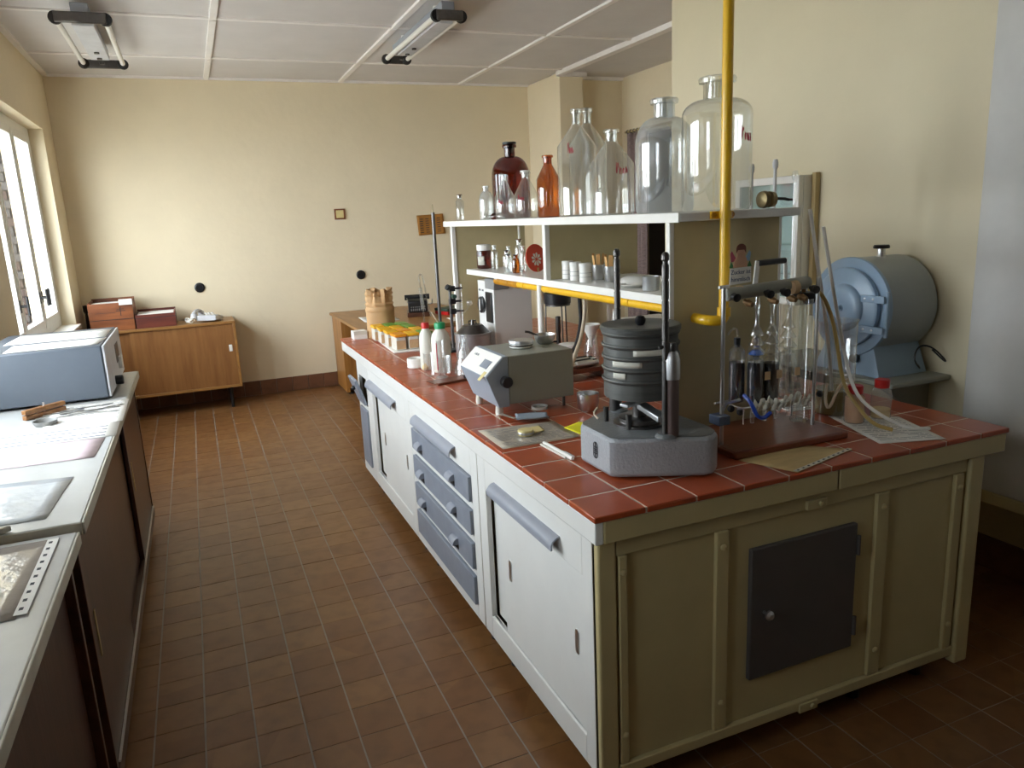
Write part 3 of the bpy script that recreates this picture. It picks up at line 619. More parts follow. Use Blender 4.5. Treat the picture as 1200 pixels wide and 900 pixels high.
# ---------------------------------------------------------------- desk behind the bench
dk = thing('desk', 'light wooden desk standing against the back wall behind the bench', 'desk', (.36, 5.2, 0))
bx('top', 0, 1.1, -.78, .76, .71, .735, 'desk', dk, .003)
bx('side_panel', .02, .05, .28, .75, .02, .71, 'deskf', dk, .002); bx('drawer_front', .05, .42, .28, .30, .06, .70, 'deskf', dk, .002); bx('leg', .03, .06, -.7, -.66, 0, .71, 'deskf', dk); bx('leg', 1.04, 1.08, -.74, -.70, 0, .71, 'deskf', dk); bx('leg', 1.04, 1.08, .70, .74, 0, .71, 'deskf', dk)
bx('apron', .06, 1.04, -.72, -.70, .62, .71, 'deskf', dk)
for y in (.31, .72): MB().cyl((.07, y, 0), (.07, y, .02), .018, n=10).build('foot', 'black', dk)
paper('paper_sheet', [(.50, 4.95), (.80, 4.9), (.82, 5.3), (.52, 5.35)], .736, 'paper', 'white sheet on the desk left of the calculator', lines=8)
paper('paper_sheet', [(1.15, 4.5), (1.4, 4.5), (1.42, 4.72), (1.17, 4.74)], .736, 'paper', 'white sheet at the near right of the desk')
ty = thing('calculating_machine', 'old black mechanical calculating machine on the desk', 'machine', (1.02, 5.1, .736), -.25); ty.scale = (.66, .75, .8)
bx('base', -.15, .15, -.17, .17, 0, .05, 'wooddy', ty, .006); m = MB(); m.prism([(-.16, .05), (.12, .05), (.14, .10), (.06, .17), (-.1, .2), (-.16, .17)], -.13, .13, Matrix(((0, 0, 1, 0), (1, 0, 0, 0), (0, 1, 0, 0), (0, 0, 0, 1)))); m.build('housing', 'black', ty, .01)
MB().axl((-.17, .08, .2), (.17, .08, .2), [(.03, 0), (.03, .34)], 16).build('carriage', 'blacksoot', ty); m = MB()
for i in range(8):
    for j in range(3): m.cyl((-.09+i*.026, -.17+j*.02, .07+j*.025), (-.09+i*.026, -.18+j*.02, .092+j*.025), .007, n=8)
m.build('keys', 'grey', ty); MB().tube([(.16, 0, .12), (.2, 0, .13), (.2, -.05, .18)], .008, 8).build('crank', 'steel', ty)
MB().tube([(-.135, -.1, .16), (-.14, -.02, .20), (-.135, .05, .17)], .006, 8).build('lever', 'steel', ty)
t = thing('folder', 'dark folder with red spine lying on the desk', 'folder', (1.30, 5.02, .736), .3); bx('cover', -.1, .1, -.1, .1, 0, .03, 'red', t, .003); bx('top_cover', -.105, .105, -.1, .1, .031, .055, 'greenb', t, .003)
t = thing('small_carton', 'small white carton at the far end of the bench', 'box', (.10, 3.22, H)); bx('carton', -.035, .05, -.04, .05, 0, .05, 'paper', t, .002); bx('flap', -.035, .05, -.045, -.04, .03, .052, 'lab', t)

# ---------------------------------------------------------------- right wall: furnace, shelf, showcase
fs = thing('wall_bracket_shelf', 'grey-green shelf on the right wall under the furnace', 'shelf', (1.74, .85, .886))
m = MB(); m.prism([(-.16, -.356), (.16, -.356), (.16, .4), (-.16, .4)], -.022, 0); m.build('board', 'greygreen', fs, .006)
for y in (-.25, .3): 
    m = MB(); m.prism([(.16, -.022), (.16, -.2), (.14, -.2), (-.1, -.04), (-.1, -.022)], y-.012, y+.012, Matrix(((1, 0, 0, 0), (0, 0, 1, 0), (0, 1, 0, 0), (0, 0, 0, 1)))); m.build('bracket', 'greygreen', fs)
fu = thing('muffle_furnace', 'blue-grey drum-shaped muffle furnace on the wall shelf', 'furnace', (1.755, .755, .886))
FZ = .27; FR = .195
def fx(x0, x1, pr, name, mt, par=None, n=48): return MB().axl((x0, 0, FZ), (x1, 0, FZ), pr, n).build(name, mt, par or fu)
fx(-.13, .13, [(.001, 0), (FR-.006, 0), (FR, .006), (FR, .25), (FR-.006, .256), (.001, .256)], 'drum', 'furn')
fx(-.137, 0, [(.1, 0), (FR+.002, 0), (FR+.004, .003), (FR+.004, .014), (.1, .014)], 'front_rim', 'furnb')
dr = fx(-.165, 0, [(.001, 0), (.15, 0), (.158, .006), (.158, .022), (.14, .028), (.001, .028)], 'door', 'furnb')
fx(-.192, 0, [(.001, .004), (.012, .004), (.014, .008), (.03, .005), (.07, .004), (.086, .008), (.094, .018), (.096, .028), (.001, .028)], 'door_dome', 'furnb', dr)
MB().ball((-.19, 0, FZ), .010, 12).build('boss', 'furnb', dr)
for z in (.045, -.075): h_ = MB().cbox((-.172, -.145, FZ+z), (.006, .11, .028)).build('hinge_strap', 'furnb', dr, .002); [MB().axl((-.175, yy, FZ+z), (-.18, yy, FZ+z), [(.005, 0), (.004, .003), (.001, .004)], 8).build('rivet', 'steel', h_) for yy in (-.11, -.15)]
MB().cyl((-.155, -.2, FZ-.10), (-.155, -.2, FZ+.075), .008, n=12).build('hinge_pin', 'furnb', fu)
MB().axl((-.14, .17, FZ+.02), (-.2, .18, FZ+.02), [(.01, 0), (.01, .02), (.022, .022), (.022, .055), (.001, .058)], 16).build('latch_knob', 'black', fu)
MB().lathe([(.02, 0), (.016, .01), (.016, .035), (.001, .035)], 16, (.0, -.02, FZ+FR-.004)).build('vent_pipe', 'steel', fu); MB().lathe([(.03, 0), (.032, .006), (.028, .014), (.001, .014)], 16, (.0, -.02, FZ+FR+.031)).build('vent_cap', 'black', fu)
m = MB(); vs = [(-.14, -.17, 0), (-.14, .17, 0), (.12, .17, 0), (.12, -.17, 0), (-.125, -.115, .135), (-.125, .115, .135), (.12, .115, .135), (.12, -.115, .135)]
m.add(vs, [(0, 1, 2, 3), (4, 7, 6, 5), (0, 4, 5, 1), (1, 5, 6, 2), (2, 6, 7, 3), (3, 7, 4, 0)]); m.build('pedestal', 'furnb', fu, .003)
MB().axl((-.136, -.05, .065), (-.16, -.05, .068), [(.012, 0), (.02, .006), (.018, .02), (.001, .022)], 8).build('selector_knob', 'black', fu)
MB().tube([(.10, -.14, .03), (.05, -.2, .02), (.0, -.2, .07), (.04, -.19, .12), (.1, -.2, .11), (.13, -.24, .06), (.12, -.25, .05), (.09, -.21, .1)], .0035, 6, 2).build('cord', 'black', fu)
sc = thing('showcase', 'white-framed glazed wall cabinet behind the rack with pale shelves', 'cabinet', (1.845, 1.43, 1.1))
ys0, ys1, zs0, zs1 = -.16, .26, 0, .6; xw = -.05
bx('back', .04, .05, ys0-.03, ys1, zs0, zs1, 'teal', sc); 
m = MB(); m.box(xw+.03, .04, ys0-.025, ys0-.01, zs0, zs1); m.box(xw+.03, .04, ys1-.015, ys1, zs0, zs1); m.box(xw+.03, .04, ys0-.01, ys1-.015, zs1-.015, zs1); m.box(xw+.03, .04, ys0-.01, ys1-.015, zs0, zs0+.015); m.build('case', 'white', sc, .002)
dd = MB(); t = .035; dd.box(xw, xw+.028, ys0-.025, ys0+t-.025, zs0, zs1); dd.box(xw, xw+.028, ys1-t, ys1, zs0, zs1); dd.box(xw, xw+.028, ys0+t-.025, ys1-t, zs1-t, zs1); dd.box(xw, xw+.028, ys0+t-.025, ys1-t, zs0, zs0+t); dd = dd.build('door_frame', 'white', sc, .003)
bx('pane', xw+.012, xw+.016, ys0+.005, ys1-.03, zs0+.03, zs1-.03, 'cabglass', dd)
for z in (.14, .28, .42): bx('shelf', xw+.035, .04, ys0-.008, ys1-.017, z, z+.008, 'cabglass', sc)
bx('frame_side', .022, .05, ys0-.052, ys0-.028, zs0-.05, zs1+.01, 'ochre', sc, .003)

# ---------------------------------------------------------------- curtain, ceiling lamps
ct = thing('door_curtain', 'brown-mauve patterned curtain hanging in the dark doorway', 'curtain', (RX-.06, 5.1, 0))
m = MB(); m.grid(60, 12, lambda u_, v_: Vector((.025*math.sin(u_*34)+.01*math.sin(u_*13+v_*2), -.17+.34*u_, .05+2.27*v_))); m.build('cloth', 'curtain', ct, solid=.003)
MB().cyl((0, -.9, 2.34), (0, .19, 2.34), .012, n=12).build('rod', 'ochre', ct)
for k in range(6): MB().lathe([(.017, 0), (.02, .004), (.017, .008)], 12, m=Matrix.Translation((0, -.15+.06*k, 2.34)) @ Matrix.Rotation(PI/2, 4, 'X')).build('ring', 'dsteel', ct)
def tubelamp(xc, yend, L, wdt, z, lab, rail):
    r_ = thing('fluorescent_lamp', lab, 'lamp', (xc, yend-L/2, ZC), 0, 'twin-tube fluorescent lamps on the ceiling'); zz = z-ZC; a = L/2
    bx('rail', -rail/2, rail/2, -a+.02, a-.08, zz+.02, -.03, 'gpaint', r_, .004); bx('cover', -rail/2-.012, rail/2+.012, -a+.1, a-.25, zz-.02, zz+.019, 'lgrey', r_, .004)
    for y in (-a*.6, a*.6): MB().cyl((0, y, -.035), (0, y, 0), .02, n=12).build('hanger', 'white', r_)
    for s in (-1, 1):
        e_ = bx('end_bracket', -wdt/2-.005, wdt/2+.005, s*a-.012, s*a+.012, zz-.028, zz+.03, 'dsteel', r_, .006)
        for q in (-1, 1): MB().axl((q*wdt/2, s*(a-.005), zz), (q*wdt/2, s*(a-.055), zz), [(.034, 0), (.036, .012), (.034, .03), (.026, .035), (.022, .05)], 20).build('tube_socket', 'rubber', e_)
    for q in (-1, 1): MB().cyl((q*wdt/2, -a+.03, zz), (q*wdt/2, a-.03, zz), .0165, n=16).build('tube', 'white', r_)
    for y in (a-.16, a-.32, a-.5): MB().cyl((0, y, zz-.03), (0, y, zz-.018), .016, n=12).build('starter', 'dsteel', r_)
tubelamp(-1.215, 4.87, 1.3, .25, 2.765, 'twin-tube fluorescent lamp on the ceiling nearest the window', .09)
tubelamp(.795, 4.39, 1.3, .155, 2.765, 'twin-tube fluorescent lamp on the ceiling above the bench', .08)

# ---------------------------------------------------------------- sieve shaker
sk = thing('sieve_shaker', 'grey hammered-metal sieve shaker at the near corner of the bench', 'machine', (.32, .27, H))
poly = [(.171, .35), (.171, .185), (.185, .168), (.395, .065), (.425, .066), (.455, .09), (.468, .13), (.468, .355), (.455, .372), (.33, .445), (.29, .445), (.183, .37)]
poly = [(x-.32, y-.27) for x, y in poly]
b_ = MB().prism(poly, .004, .115).build('base', 'cast', sk, .011)
MB().prism([(x*.97, y*.97) for x, y in poly], .1151, .1165).build('top_plate', 'castd', sk, .001)
for x, y in ((-.12, -.06), (.1, -.15), (.12, .08), (-.03, .14)): MB().cyl((x, y, 0), (x, y, .006), .016, n=12).build('foot', 'rubber', sk)
mm = frame_mtx((.1705-.32, .262-.27, .062), (0, -1, 0), (0, 0, 1))
em = MB()
for k in range(3): em.lathe([(.010, 0), (.0125, 0)], 18, m=mm @ Matrix.Translation((0, .012-.012*k, .0008)), cap0=False, cap1=False)
em.cbox((.1705-.32-.0008, -.008, .062), (.001, .003, .045)); em.build('emblem', 'inkd', sk, solid=.0008)
MB().lathe([(.075, 0), (.075, .006), (.06, .008), (.06, .02), (.055, .022), (.001, .022)], 36, (0, 0, .117)).build('drive_disc', 'dsteel', sk)
MB().lathe([(.02, 0), (.02, .055)], 16, (0, 0, .138)).build('drive_shaft', 'dsteel', sk)
def post(x, y, sleeve):
    MB().lathe([(.028, 0), (.028, .004), (.021, .01), (.001, .01)], 20, (x, y, .116)).build('flange', 'castd', sk)
    p = [(.0095, .12)]
    for k in range(5): z = .325+.052*k; p += [(.0095, z), (.0082, z+.001), (.0082, z+.005), (.0095, z+.006)]
    p += [(.0095, .574), (.0068, .578), (.0068, .584), (.0105, .588), (.0105, .6), (.006, .607), (.001, .608)]
    MB().lathe(p, 14, (x, y, 0)).build('post', 'dsteel', sk)
    if sleeve:
        MB().lathe([(.0185, .12), (.0185, .275)], 18, (x+.018, y-.004, 0)).build('spring_sleeve', mat('brown_metal', '#6a5a56', .35, metal=.4), sk)
        MB().lathe([(.021, .275), (.0215, .28), (.0215, .325), (.017, .342), (.012, .35)], 20, (x+.018, y-.004, 0)).build('clamp_cup', 'alu', sk)
        MB().lathe([(.010, .35), (.012, .36), (.01, .372), (.001, .374)], 14, (x+.018, y-.004, 0)).build('clamp_nut', 'dsteel', sk)
        MB().cyl((x-.02, y, .362), (x+.026, y, .366), .005, n=10).build('clamp_lever', 'dsteel', sk)
post(-.015, -.153, True); post(.023, .153, False)
MB().lathe([(.018, .12), (.018, .165)], 16, (.01, .153, 0)).build('spring_sleeve', 'dsteel', sk)
m = MB(); m.cbox((.002, 0, .172), (.032, .29, .016), rz=-.124, rx=.06); m.build('cross_arm', 'alu', sk, .003)
m = MB(); m.cbox((.02, 0, .185), (.03, .2, .010), rz=-1.2); m.build('cross_arm', 'alu', sk, .003)
for x, y in ((.055, -.09), (-.07, .07), (-.06, -.04)): MB().cyl((x, y, .117), (x, y, .16), .008, n=12).build('stud', 'dsteel', sk)
MB().tube([(-.06, .14, .14), (-.085, .12, .13), (-.08, .10, .118)], .003, 6, 1).build('wire', 'hose', sk)
z = 1.058; SG = 'round test sieves stacked on the shaker'
SL = ('deep dark grey pan at the bottom of the sieve stack', 'lowest grey test sieve, just above the pan', 'second grey test sieve from the bottom with a pale label', 'third grey test sieve from the bottom with a wide pale label', 'topmost grey test sieve, right under the lid')
for k, h_ in enumerate((.060, .032, .032, .032, .032)):
    r_ = .109
    t = thing('sieve_pan' if k == 0 else 'test_sieve', SL[k], 'sieve', (.335, .285, z), 0, SG)
    s = MB().lathe([(.001, 0), (.09 if k == 0 else r_-.004, 0), (r_-.004, .004), (r_-.004, h_-.012), (r_, h_-.009), (r_+.002, h_-.004), (r_, h_), (.001, h_)], 48).build('rim', 'sieve', t)
    if k in (1, 2, 3):
        a0 = {1: -2.62, 2: -2.42, 3: -1.72}[k]; wd = {1: .2, 2: .42, 3: .5}[k]; zz = h_*.42
        MB().grid(8, 1, lambda u_, v_: Vector(((r_-.0025)*math.cos(a0-wd+2*wd*u_-.1), (r_-.0025)*math.sin(a0-wd+2*wd*u_-.1), zz-.008+.016*v_))).build('label_strip', 'lab', t, solid=.001)
    z += h_+.0006
t = thing('sieve_cover', 'round grey lid with black knob on top of the sieve stack', 'lid', (.335, .285, z))
ld = MB().lathe([(.001, 0), (.109, 0), (.113, .001), (.114, .012), (.110, .016), (.06, .015), (.052, .012), (.001, .011)], 48).build('disc', 'sieve', t)
MB().lathe([(.009, 0), (.015, .008), (.016, .018), (.010, .026), (.001, .028)], 16, (0, 0, .011)).build('lid_knob', 'black', t)

# ---------------------------------------------------------------- grey-green instrument with papers in front
ib = thing('moisture_balance', 'grey-green metal box instrument with sloping blue-grey front on feet', 'instrument', (.31, 1.08, H))
F2 = Matrix(((1, 0, 0, 0), (0, 0, 1, 0), (0, 1, 0, 0), (0, 0, 0, 1)))
# box body X .17...44, Y .94...1.22, Z .90..1.085, front wedge towards -x
MB().prism([(-.115, .042), (.15, .042), (.15, .222), (-.115, .222)], -.13, .14, F2).build('body', 'greygreen', ib, .004)
MB().prism([(-.158, .036), (-.116, .036), (-.116, .224), (-.135, .222), (-.205, .155)], -.135, .145, F2).build('front_shell', 'bluegrey', ib, .003)
nrm = Vector((-.067, 0, .07)).normalized(); up = Vector((.07, 0, .067)).normalized(); sp_ = Vector((0, -1, 0))
pm = frame_mtx(Vector((-.170, .005, .1885))+nrm*.001, sp_, up)
pl = MB().box(-.137, .137, -.048, .048, 0, .002, pm).build('sloping_plate', 'white', ib, .001)
MB().box(.03, .10, -.02, .015, .002, .004, pm).build('window', 'dgrey', pl); text('print', 'LABOR', .014, pm @ Matrix.Translation((-.07, .02, .0022)), 'ink', pl)
MB().box(.10, .125, -.07, -.03, .002, .003, pm).build('tape', 'plateyel', pl)
MB().axl((-.135, -.137, .135), (-.135, -.172, .135), [(.012, 0), (.012, .008), (.021, .01), (.021, .034), (.018, .037), (.001, .037)], 20).build('knob', 'black', ib)
for x, y in ((-.145, -.1), (-.145, .11)): MB().lathe([(.014, 0), (.015, .01), (.013, .036)], 14, (x, y, 0)).build('foot', 'plast', ib)
for x, y in ((.12, -.1), (.12, .11)): MB().cyl((x, y, 0), (x, y, .042), .006, n=10).build('foot', 'dsteel', ib)
ZI = H+.2225
t = thing('lidded_dish', 'round white lidded dish on top of the grey-green instrument', 'dish', (.31, 1.09, ZI)); MB().lathe([(.001, 0), (.038, 0), (.045, .004), (.045, .02)], 32).build('base', 'white', t); MB().lathe([(.048, .018), (.049, .024), (.047, .03), (.03, .032), (.001, .031)], 32).build('lid', 'alu', t); MB().lathe([(.0455, .008), (.0462, .0085), (.0462, .014), (.0455, .0145)], 32, cap0=False, cap1=False).build('band', 'dsteel', t)
t = thing('steel_bowl', 'small steel bowl with a spoon on the grey-green instrument', 'bowl', (.425, 1.12, ZI)); MB().lathe([(.001, 0), (.026, 0), (.036, .008), (.041, .025), (.043, .036), (.041, .036), (.034, .010), (.024, .003), (.001, .003)], 28).build('bowl', 'steel', t)
t = tag(MB().tube([(.425-.01, 1.12, ZI+.012), (.40, 1.13, ZI+.03), (.372, 1.145, ZI+.046), (.355, 1.15, ZI+.049)], .0045, 8, 1).build('spoon', 'dsteel'), 'dark spoon leaning in the small steel bowl', 'spoon')
paper('paper_sheet', [(.018, .585), (.288, .579), (.299, .80), (.022, .826)], H, 'paperold' if False else mat('sleeve_paper', '#b9ae9c', .3, var=.1, scale=30, stretch=(.2, 3, 1)), 'printed sheet at the bench edge under the scoop and lid', lines=16)
paper('sticky_note', [(.30, .60), (.40, .66), (.37, .74), (.29, .70)], H+.001, 'yel', 'bright yellow note beside the shaker base', 'note')
paper('paper_scrap', [(.16, .68), (.215, .70), (.225, .76), (.175, .76)], H+.003, 'plateyel', 'pale yellow scrap beside the round tin lid', 'paper')
t = thing('jar_lid', 'round pale tin lid on the printed sheet', 'lid', (.142, .69, H+.003)); MB().lathe([(.001, 0), (.026, 0), (.027, .002), (.027, .015), (.024, .018), (.001, .018)], 28).build('lid', 'plateyel', t, 0); MB().lathe([(.0275, .004), (.0278, .0045), (.0278, .011), (.0275, .0115)], 28, cap0=False, cap1=False).build('band', 'steel', t)
t = thing('lab_scoop', 'grey metal scoop with curled white handle', 'scoop', (.235, .85, H+.003), -.3); t.scale = (.72, .95, .8)
def scf(u_, v_):
    x = -.075+.16*u_; wv = .042*(1-.35*max(0, u_-.6)*2); y = (2*v_-1)*wv; return Vector((x, y, .002+.018*(2*v_-1)**2*(.6+.4*u_)+.006*(1-u_)))
MB().grid(12, 10, scf).build('blade', 'bluegrey', t, solid=.0015)
m = MB(); m.grid(14, 2, lambda u_, v_: Vector((-.075-.09*math.sin(u_*2.1), (2*v_-1)*.013, .010+.035*math.sin(u_*PI*.95)*(.5+.5*u_)))); m.build('handle', 'white', t, solid=.002)
t = thing('petri_lid', 'small white dish under the grey-green instrument', 'dish', (.33, .985, H)); MB().lathe([(.001, 0), (.03, 0), (.032, .012), (.03, .012), (.028, .003), (.001, .003)], 24).build('dish', 'white', t)
t = thing('marker_pen', 'white marker pen lying on the near bench tiles', 'pen', (.152, .47, H+.007)); MB().axl((-.003, .095, 0), (.003, -.095, 0), [(.004, 0), (.0065, .012), (.0065, .12), (.0072, .122), (.0072, .182), (.005, .19)], 14).build('barrel', 'white', t); MB().cyl((.0097, -.03, .003), (.011, -.09, .003), .002, n=8).build('clip', 'lgrey', t)
t = tag(MB().axl((.137, .565, H+.004), (.145, .40, H+.004), [(.0015, 0), (.004, .01), (.004, .165)], 10).build('glass_rod', 'plast'), 'thin white rod beside the marker pen', 'rod')
t = thing('steel_cup', 'round steel cup on the tiles between instrument and shaker', 'cup', (.47, .86, H)); MB().lathe([(.001, 0), (.026, 0), (.036, .012), (.040, .035), (.041, .068), (.039, .068), (.037, .034), (.03, .01), (.001, .005)], 32).build('cup', 'steel', t)

# ---------------------------------------------------------------- middle of the bench, far half
bag = thing('paper_bag', 'crumpled brown paper bag rolled down at the far end of the bench', 'bag', (.245, 3.19, H))
def bagf(u_, v_):
    a = 2*PI*u_; r_ = .088; z_ = .30*v_
    if v_ > .64: k = (v_-.64)/.36; r_ = .088-.016*k+.014*k*math.sin(a*9+1.2)+.006*k*math.sin(a*17)-.004*math.sin(v_*60)
    else: r_ += .0015*math.sin(a*5+v_*6)
    return Vector((r_*math.cos(a), r_*math.sin(a), z_+(.012*math.sin(a*4+.6) if v_ > .99 else 0)))
m = MB(); m.grid(96, 24, bagf); m.build('paper_wall', 'kraft', bag, solid=.0012)
m = MB(); m.lathe([(.001, .002), (.087, .002)], 48); m.build('bottom', 'kraft', bag); m = MB(); m.lathe([(.0885, .165), (.0915, .172), (.0915, .187), (.088, .195)], 48, cap0=False, cap1=False); m.build('fold_line', 'kraft', bag)
MB().lathe([(.001, .2), (.068, .2)], 32).build('contents', 'powy', bag)
tr = thing('sample_tray', 'white tray under the coloured-lid sample boxes', 'tray', (.285, 2.82, H), -.05)
bx('tray', -.115, .125, -.30, .28, 0, .010, 'white', tr, .003)
cols = [['lido', 'lidy', 'lidg'], ['lidy', 'lido', 'lidy'], ['lidy', 'lidy', 'lidg'], ['lidy', 'lidg', 'lidg']]
nm = {'lido': 'orange', 'lidy': 'yellow', 'lidg': 'green'}; pos = ('left', 'middle', 'right'); rown = ('front row', 'second row', 'third row', 'rear row')
for j in range(4):
    for i in range(3):
        c_ = cols[j][i]
        t = thing('sample_box', '%s-lidded clear sample box, %s of the %s on the tray' % (nm[c_], pos[i], rown[j]), 'sample box', (.205+.077*i-.007*j, 2.60+.142*j+.004*i, H+.0101), random.uniform(-.06, .06), 'sample boxes on the white tray')
        sx, sy = .0335, .056
        MB().prism([(-sx*.88, -sy*.9), (sx*.88, -sy*.9), (sx*.88, sy*.9), (-sx*.88, sy*.9)], 0, .074).build('tub', 'plast', t, .006)
        MB().box(-sx*.80, sx*.80, -sy*.905, -sy*.9, .006, .055).build('contents_window', 'powder', t, 0)
        bx('lid', -sx, sx, -sy, sy, .0742, .09, c_, t, .004)
def pbottle(x, y, h, r, cap, lab, tubes):
    t = thing('wash_bottle', lab, 'bottle', (x, y, H), 0, 'plastic reagent bottles'); MB().lathe([(.001, 0), (r-.004, 0), (r, .005), (r, h*.68), (r*.85, h*.79), (r*.5, h*.88), (r*.5, h*.92), (.001, h*.92)], 28).build('body', 'plast', t)
    MB().lathe([(.001, 0), (r*.56, 0), (r*.58, h*.1), (r*.5, h*.125), (.001, h*.125)], 20, (0, 0, h*.9)).build('cap', cap, t)
    for k, (pts, rr, mt) in enumerate(tubes): MB().tube(pts, rr, 8, 2).build('dip_tube', mt, t)
    return t
pbottle(.192, 1.99, .225, .034, 'red', 'milky plastic bottle with red cap and bent glass tube', [([(0, 0, .22), (-.004, 0, .30), (-.008, 0, .40), (-.016, .0, .455), (-.002, 0, .466), (.008, 0, .44), (.02, 0, .33), (.034, .0, .255)], .004, 'glassf')])
pbottle(.235, 1.89, .232, .046, 'green', 'larger milky plastic bottle with green cap', [([(0, 0, .23), (-.02, .0, .26), (-.035, 0, .29)], .0035, 'hose')])
t = tag(MB().cyl((.188, 1.99, H+.30), (.182, 1.99, H+.40), .009, n=14).build('syringe', 'glassf'), 'glass dosing tube above the red-capped bottle', 'tube')
def glassware(name, lab, cat, x, y, pr, z=H, mt='glassf', n=28, group=None, cap1=False, rz=0):
    t = thing(name, lab, cat, (x, y, z), rz, group); MB().lathe(pr, n, cap1=cap1).build('glass', mt, t); return t
t = glassware('graduated_cylinder', 'clear graduated cylinder with red stripe in front of the plastic bottles', 'cylinder', .185, 1.74, [(.001, .006), (.026, .006), (.03, 0), (.03, .004), (.018, .012), (.017, .02), (.017, .17), (.021, .176)])
bx('stripe', -.019, -.0165, -.004, .004, .04, .165, 'redpaint', t)
glassware('beaker', 'small clear beaker left of the graduated cylinder', 'beaker', .150, 1.82, [(.001, 0), (.022, 0), (.025, .004), (.025, .105), (.028, .11)])
glassware('beaker', 'clear beaker behind the graduated cylinder', 'beaker', .218, 1.80, [(.001, 0), (.027, 0), (.03, .004), (.03, .085), (.033, .09)])
t = glassware('conical_flask', 'conical glass flask beside the instrument front', 'flask', .30, 1.76, [(.001, 0), (.042, 0), (.046, .006), (.042, .025), (.018, .115), (.016, .125), (.016, .15), (.02, .154)])
glassware('conical_flask', 'second conical flask behind the first, near the aluminium pot', 'flask', .345, 1.875, [(.001, 0), (.045, 0), (.049, .006), (.045, .028), (.018, .13), (.016, .14), (.016, .165), (.02, .17)])
t = thing('white_dish', 'round white plastic dish near the bench edge', 'dish', (.15, 2.06, H)); MB().lathe([(.001, 0), (.036, 0), (.042, .006), (.042, .048), (.04, .05), (.038, .048), (.037, .006), (.001, .005)], 28).build('dish', 'white', t)
t = thing('rubber_bulb', 'small yellow rubber bulb beside the white dish', 'bulb', (.172, 1.965, H)); MB().lathe([(.001, 0), (.012, .003), (.017, .014), (.013, .024), (.006, .03), (.005, .036), (.001, .036)], 16).build('bulb', 'powy', t)
t = thing('wood_board', 'dark wooden board under the glass flasks', 'board', (.24, 1.70, H), .2); bx('board', -.14, .10, -.085, -.06, .0, .011, 'woodr', t, .003); bx('plate', -.14, .10, -.059, .03, .0, .004, 'woodr', t, .001)
t = thing('burner_tube', 'black metal tube lying on the board beside the instrument', 'tube', (.31, 1.63, H+.02), .25); MB().axl((-.06, 0, 0), (.06, .0, .0), [(.008, 0), (.008, .05), (.011, .052), (.011, .12)], 14).build('tube', 'black', t); MB().axl((-.02, -.02, -.002), (.08, -.02, -.002), [(.007, 0), (.007, .1)], 12).build('second_tube', 'dsteel', t)
t = thing('aluminium_pot', 'grey aluminium pot with domed lid on the far bench', 'pot', (.50, 2.17, H)); MB().lathe([(.001, .0), (.085, .0), (.093, .006), (.095, .12), (.099, .124), (.099, .130), (.09, .130)], 40).build('body', 'alu', t); l_ = MB().lathe([(.088, .128), (.085, .133), (.055, .165), (.05, .17), (.001, .171)], 36).build('lid', 'dsteel', t)
MB().tube([(-.02, 0, .168), (-.02, 0, .19), (.02, 0, .19), (.02, 0, .168)], .004, 8).build('handle', 'dsteel', l_); MB().lathe([(.012, .17), (.008, .195), (.001, .196)], 12).build('knob', 'dsteel', l_)
# stands
def stand(x, y, hgt, r_, mt, lab):
    t = thing('retort_stand', lab, 'stand', (x, y, H), 0, 'retort stands on the far bench'); bx('base', -.06, .06, -.10, .06, 0, .015, 'black', t, .004); MB().cyl((0, 0, .01), (0, 0, hgt), r_, n=12).build('rod', mt, t); return t
s1 = stand(.475, 2.66, .755, .010, 'dsteel', 'tall dark retort stand in front of the pinned notice')
MB().cyl((0, 0, .755), (0, 0, .80), .0025, n=8).build('pin', 'ochre', s1)
s2 = stand(.475, 2.44, .36, .009, 'dsteel', 'short retort stand with black clamps holding a glass tube')
for z_, L in ((.34, .05), (.27, .04), (.215, .05)): 
    c_ = MB(); c_.cbox((.01, 0, z_), (.035, .028, .03)); c_.cyl((.02, 0, z_), (.02+L, -.01, z_), .006, n=10); c_.build('clamp', 'black', s2, .003)
MB().axl((-.01, -.02, .345), (-.035, -.03, .36), [(.012, 0), (.016, .006), (.016, .018), (.001, .02)], 12).build('clamp_screw', 'black', s2); MB().axl((.01, -.02, .30), (.01, -.04, .3), [(.012, 0), (.012, .03)], 12).build('clamp_screw', 'greenb', s2)
t = thing('burette', 'graduated glass burette held by the short retort stand', 'burette', (.53, 2.43, H)); MB().lathe([(.003, .03), (.0035, .09), (.010, .11), (.011, .36), (.013, .365)], 16).build('tube', 'glassf', t); MB().tube([(0, 0, .2), (.03, 0, .21), (.05, 0, .25)], .004, 8, 1).build('side_arm', 'glassf', t); MB().cyl((-.02, 0, .10), (.02, 0, .10), .006, n=10).build('stopcock', 'redpaint', t); MB().ball((.052, 0, .255), .02, 12).build('bulb', 'glassf', t)
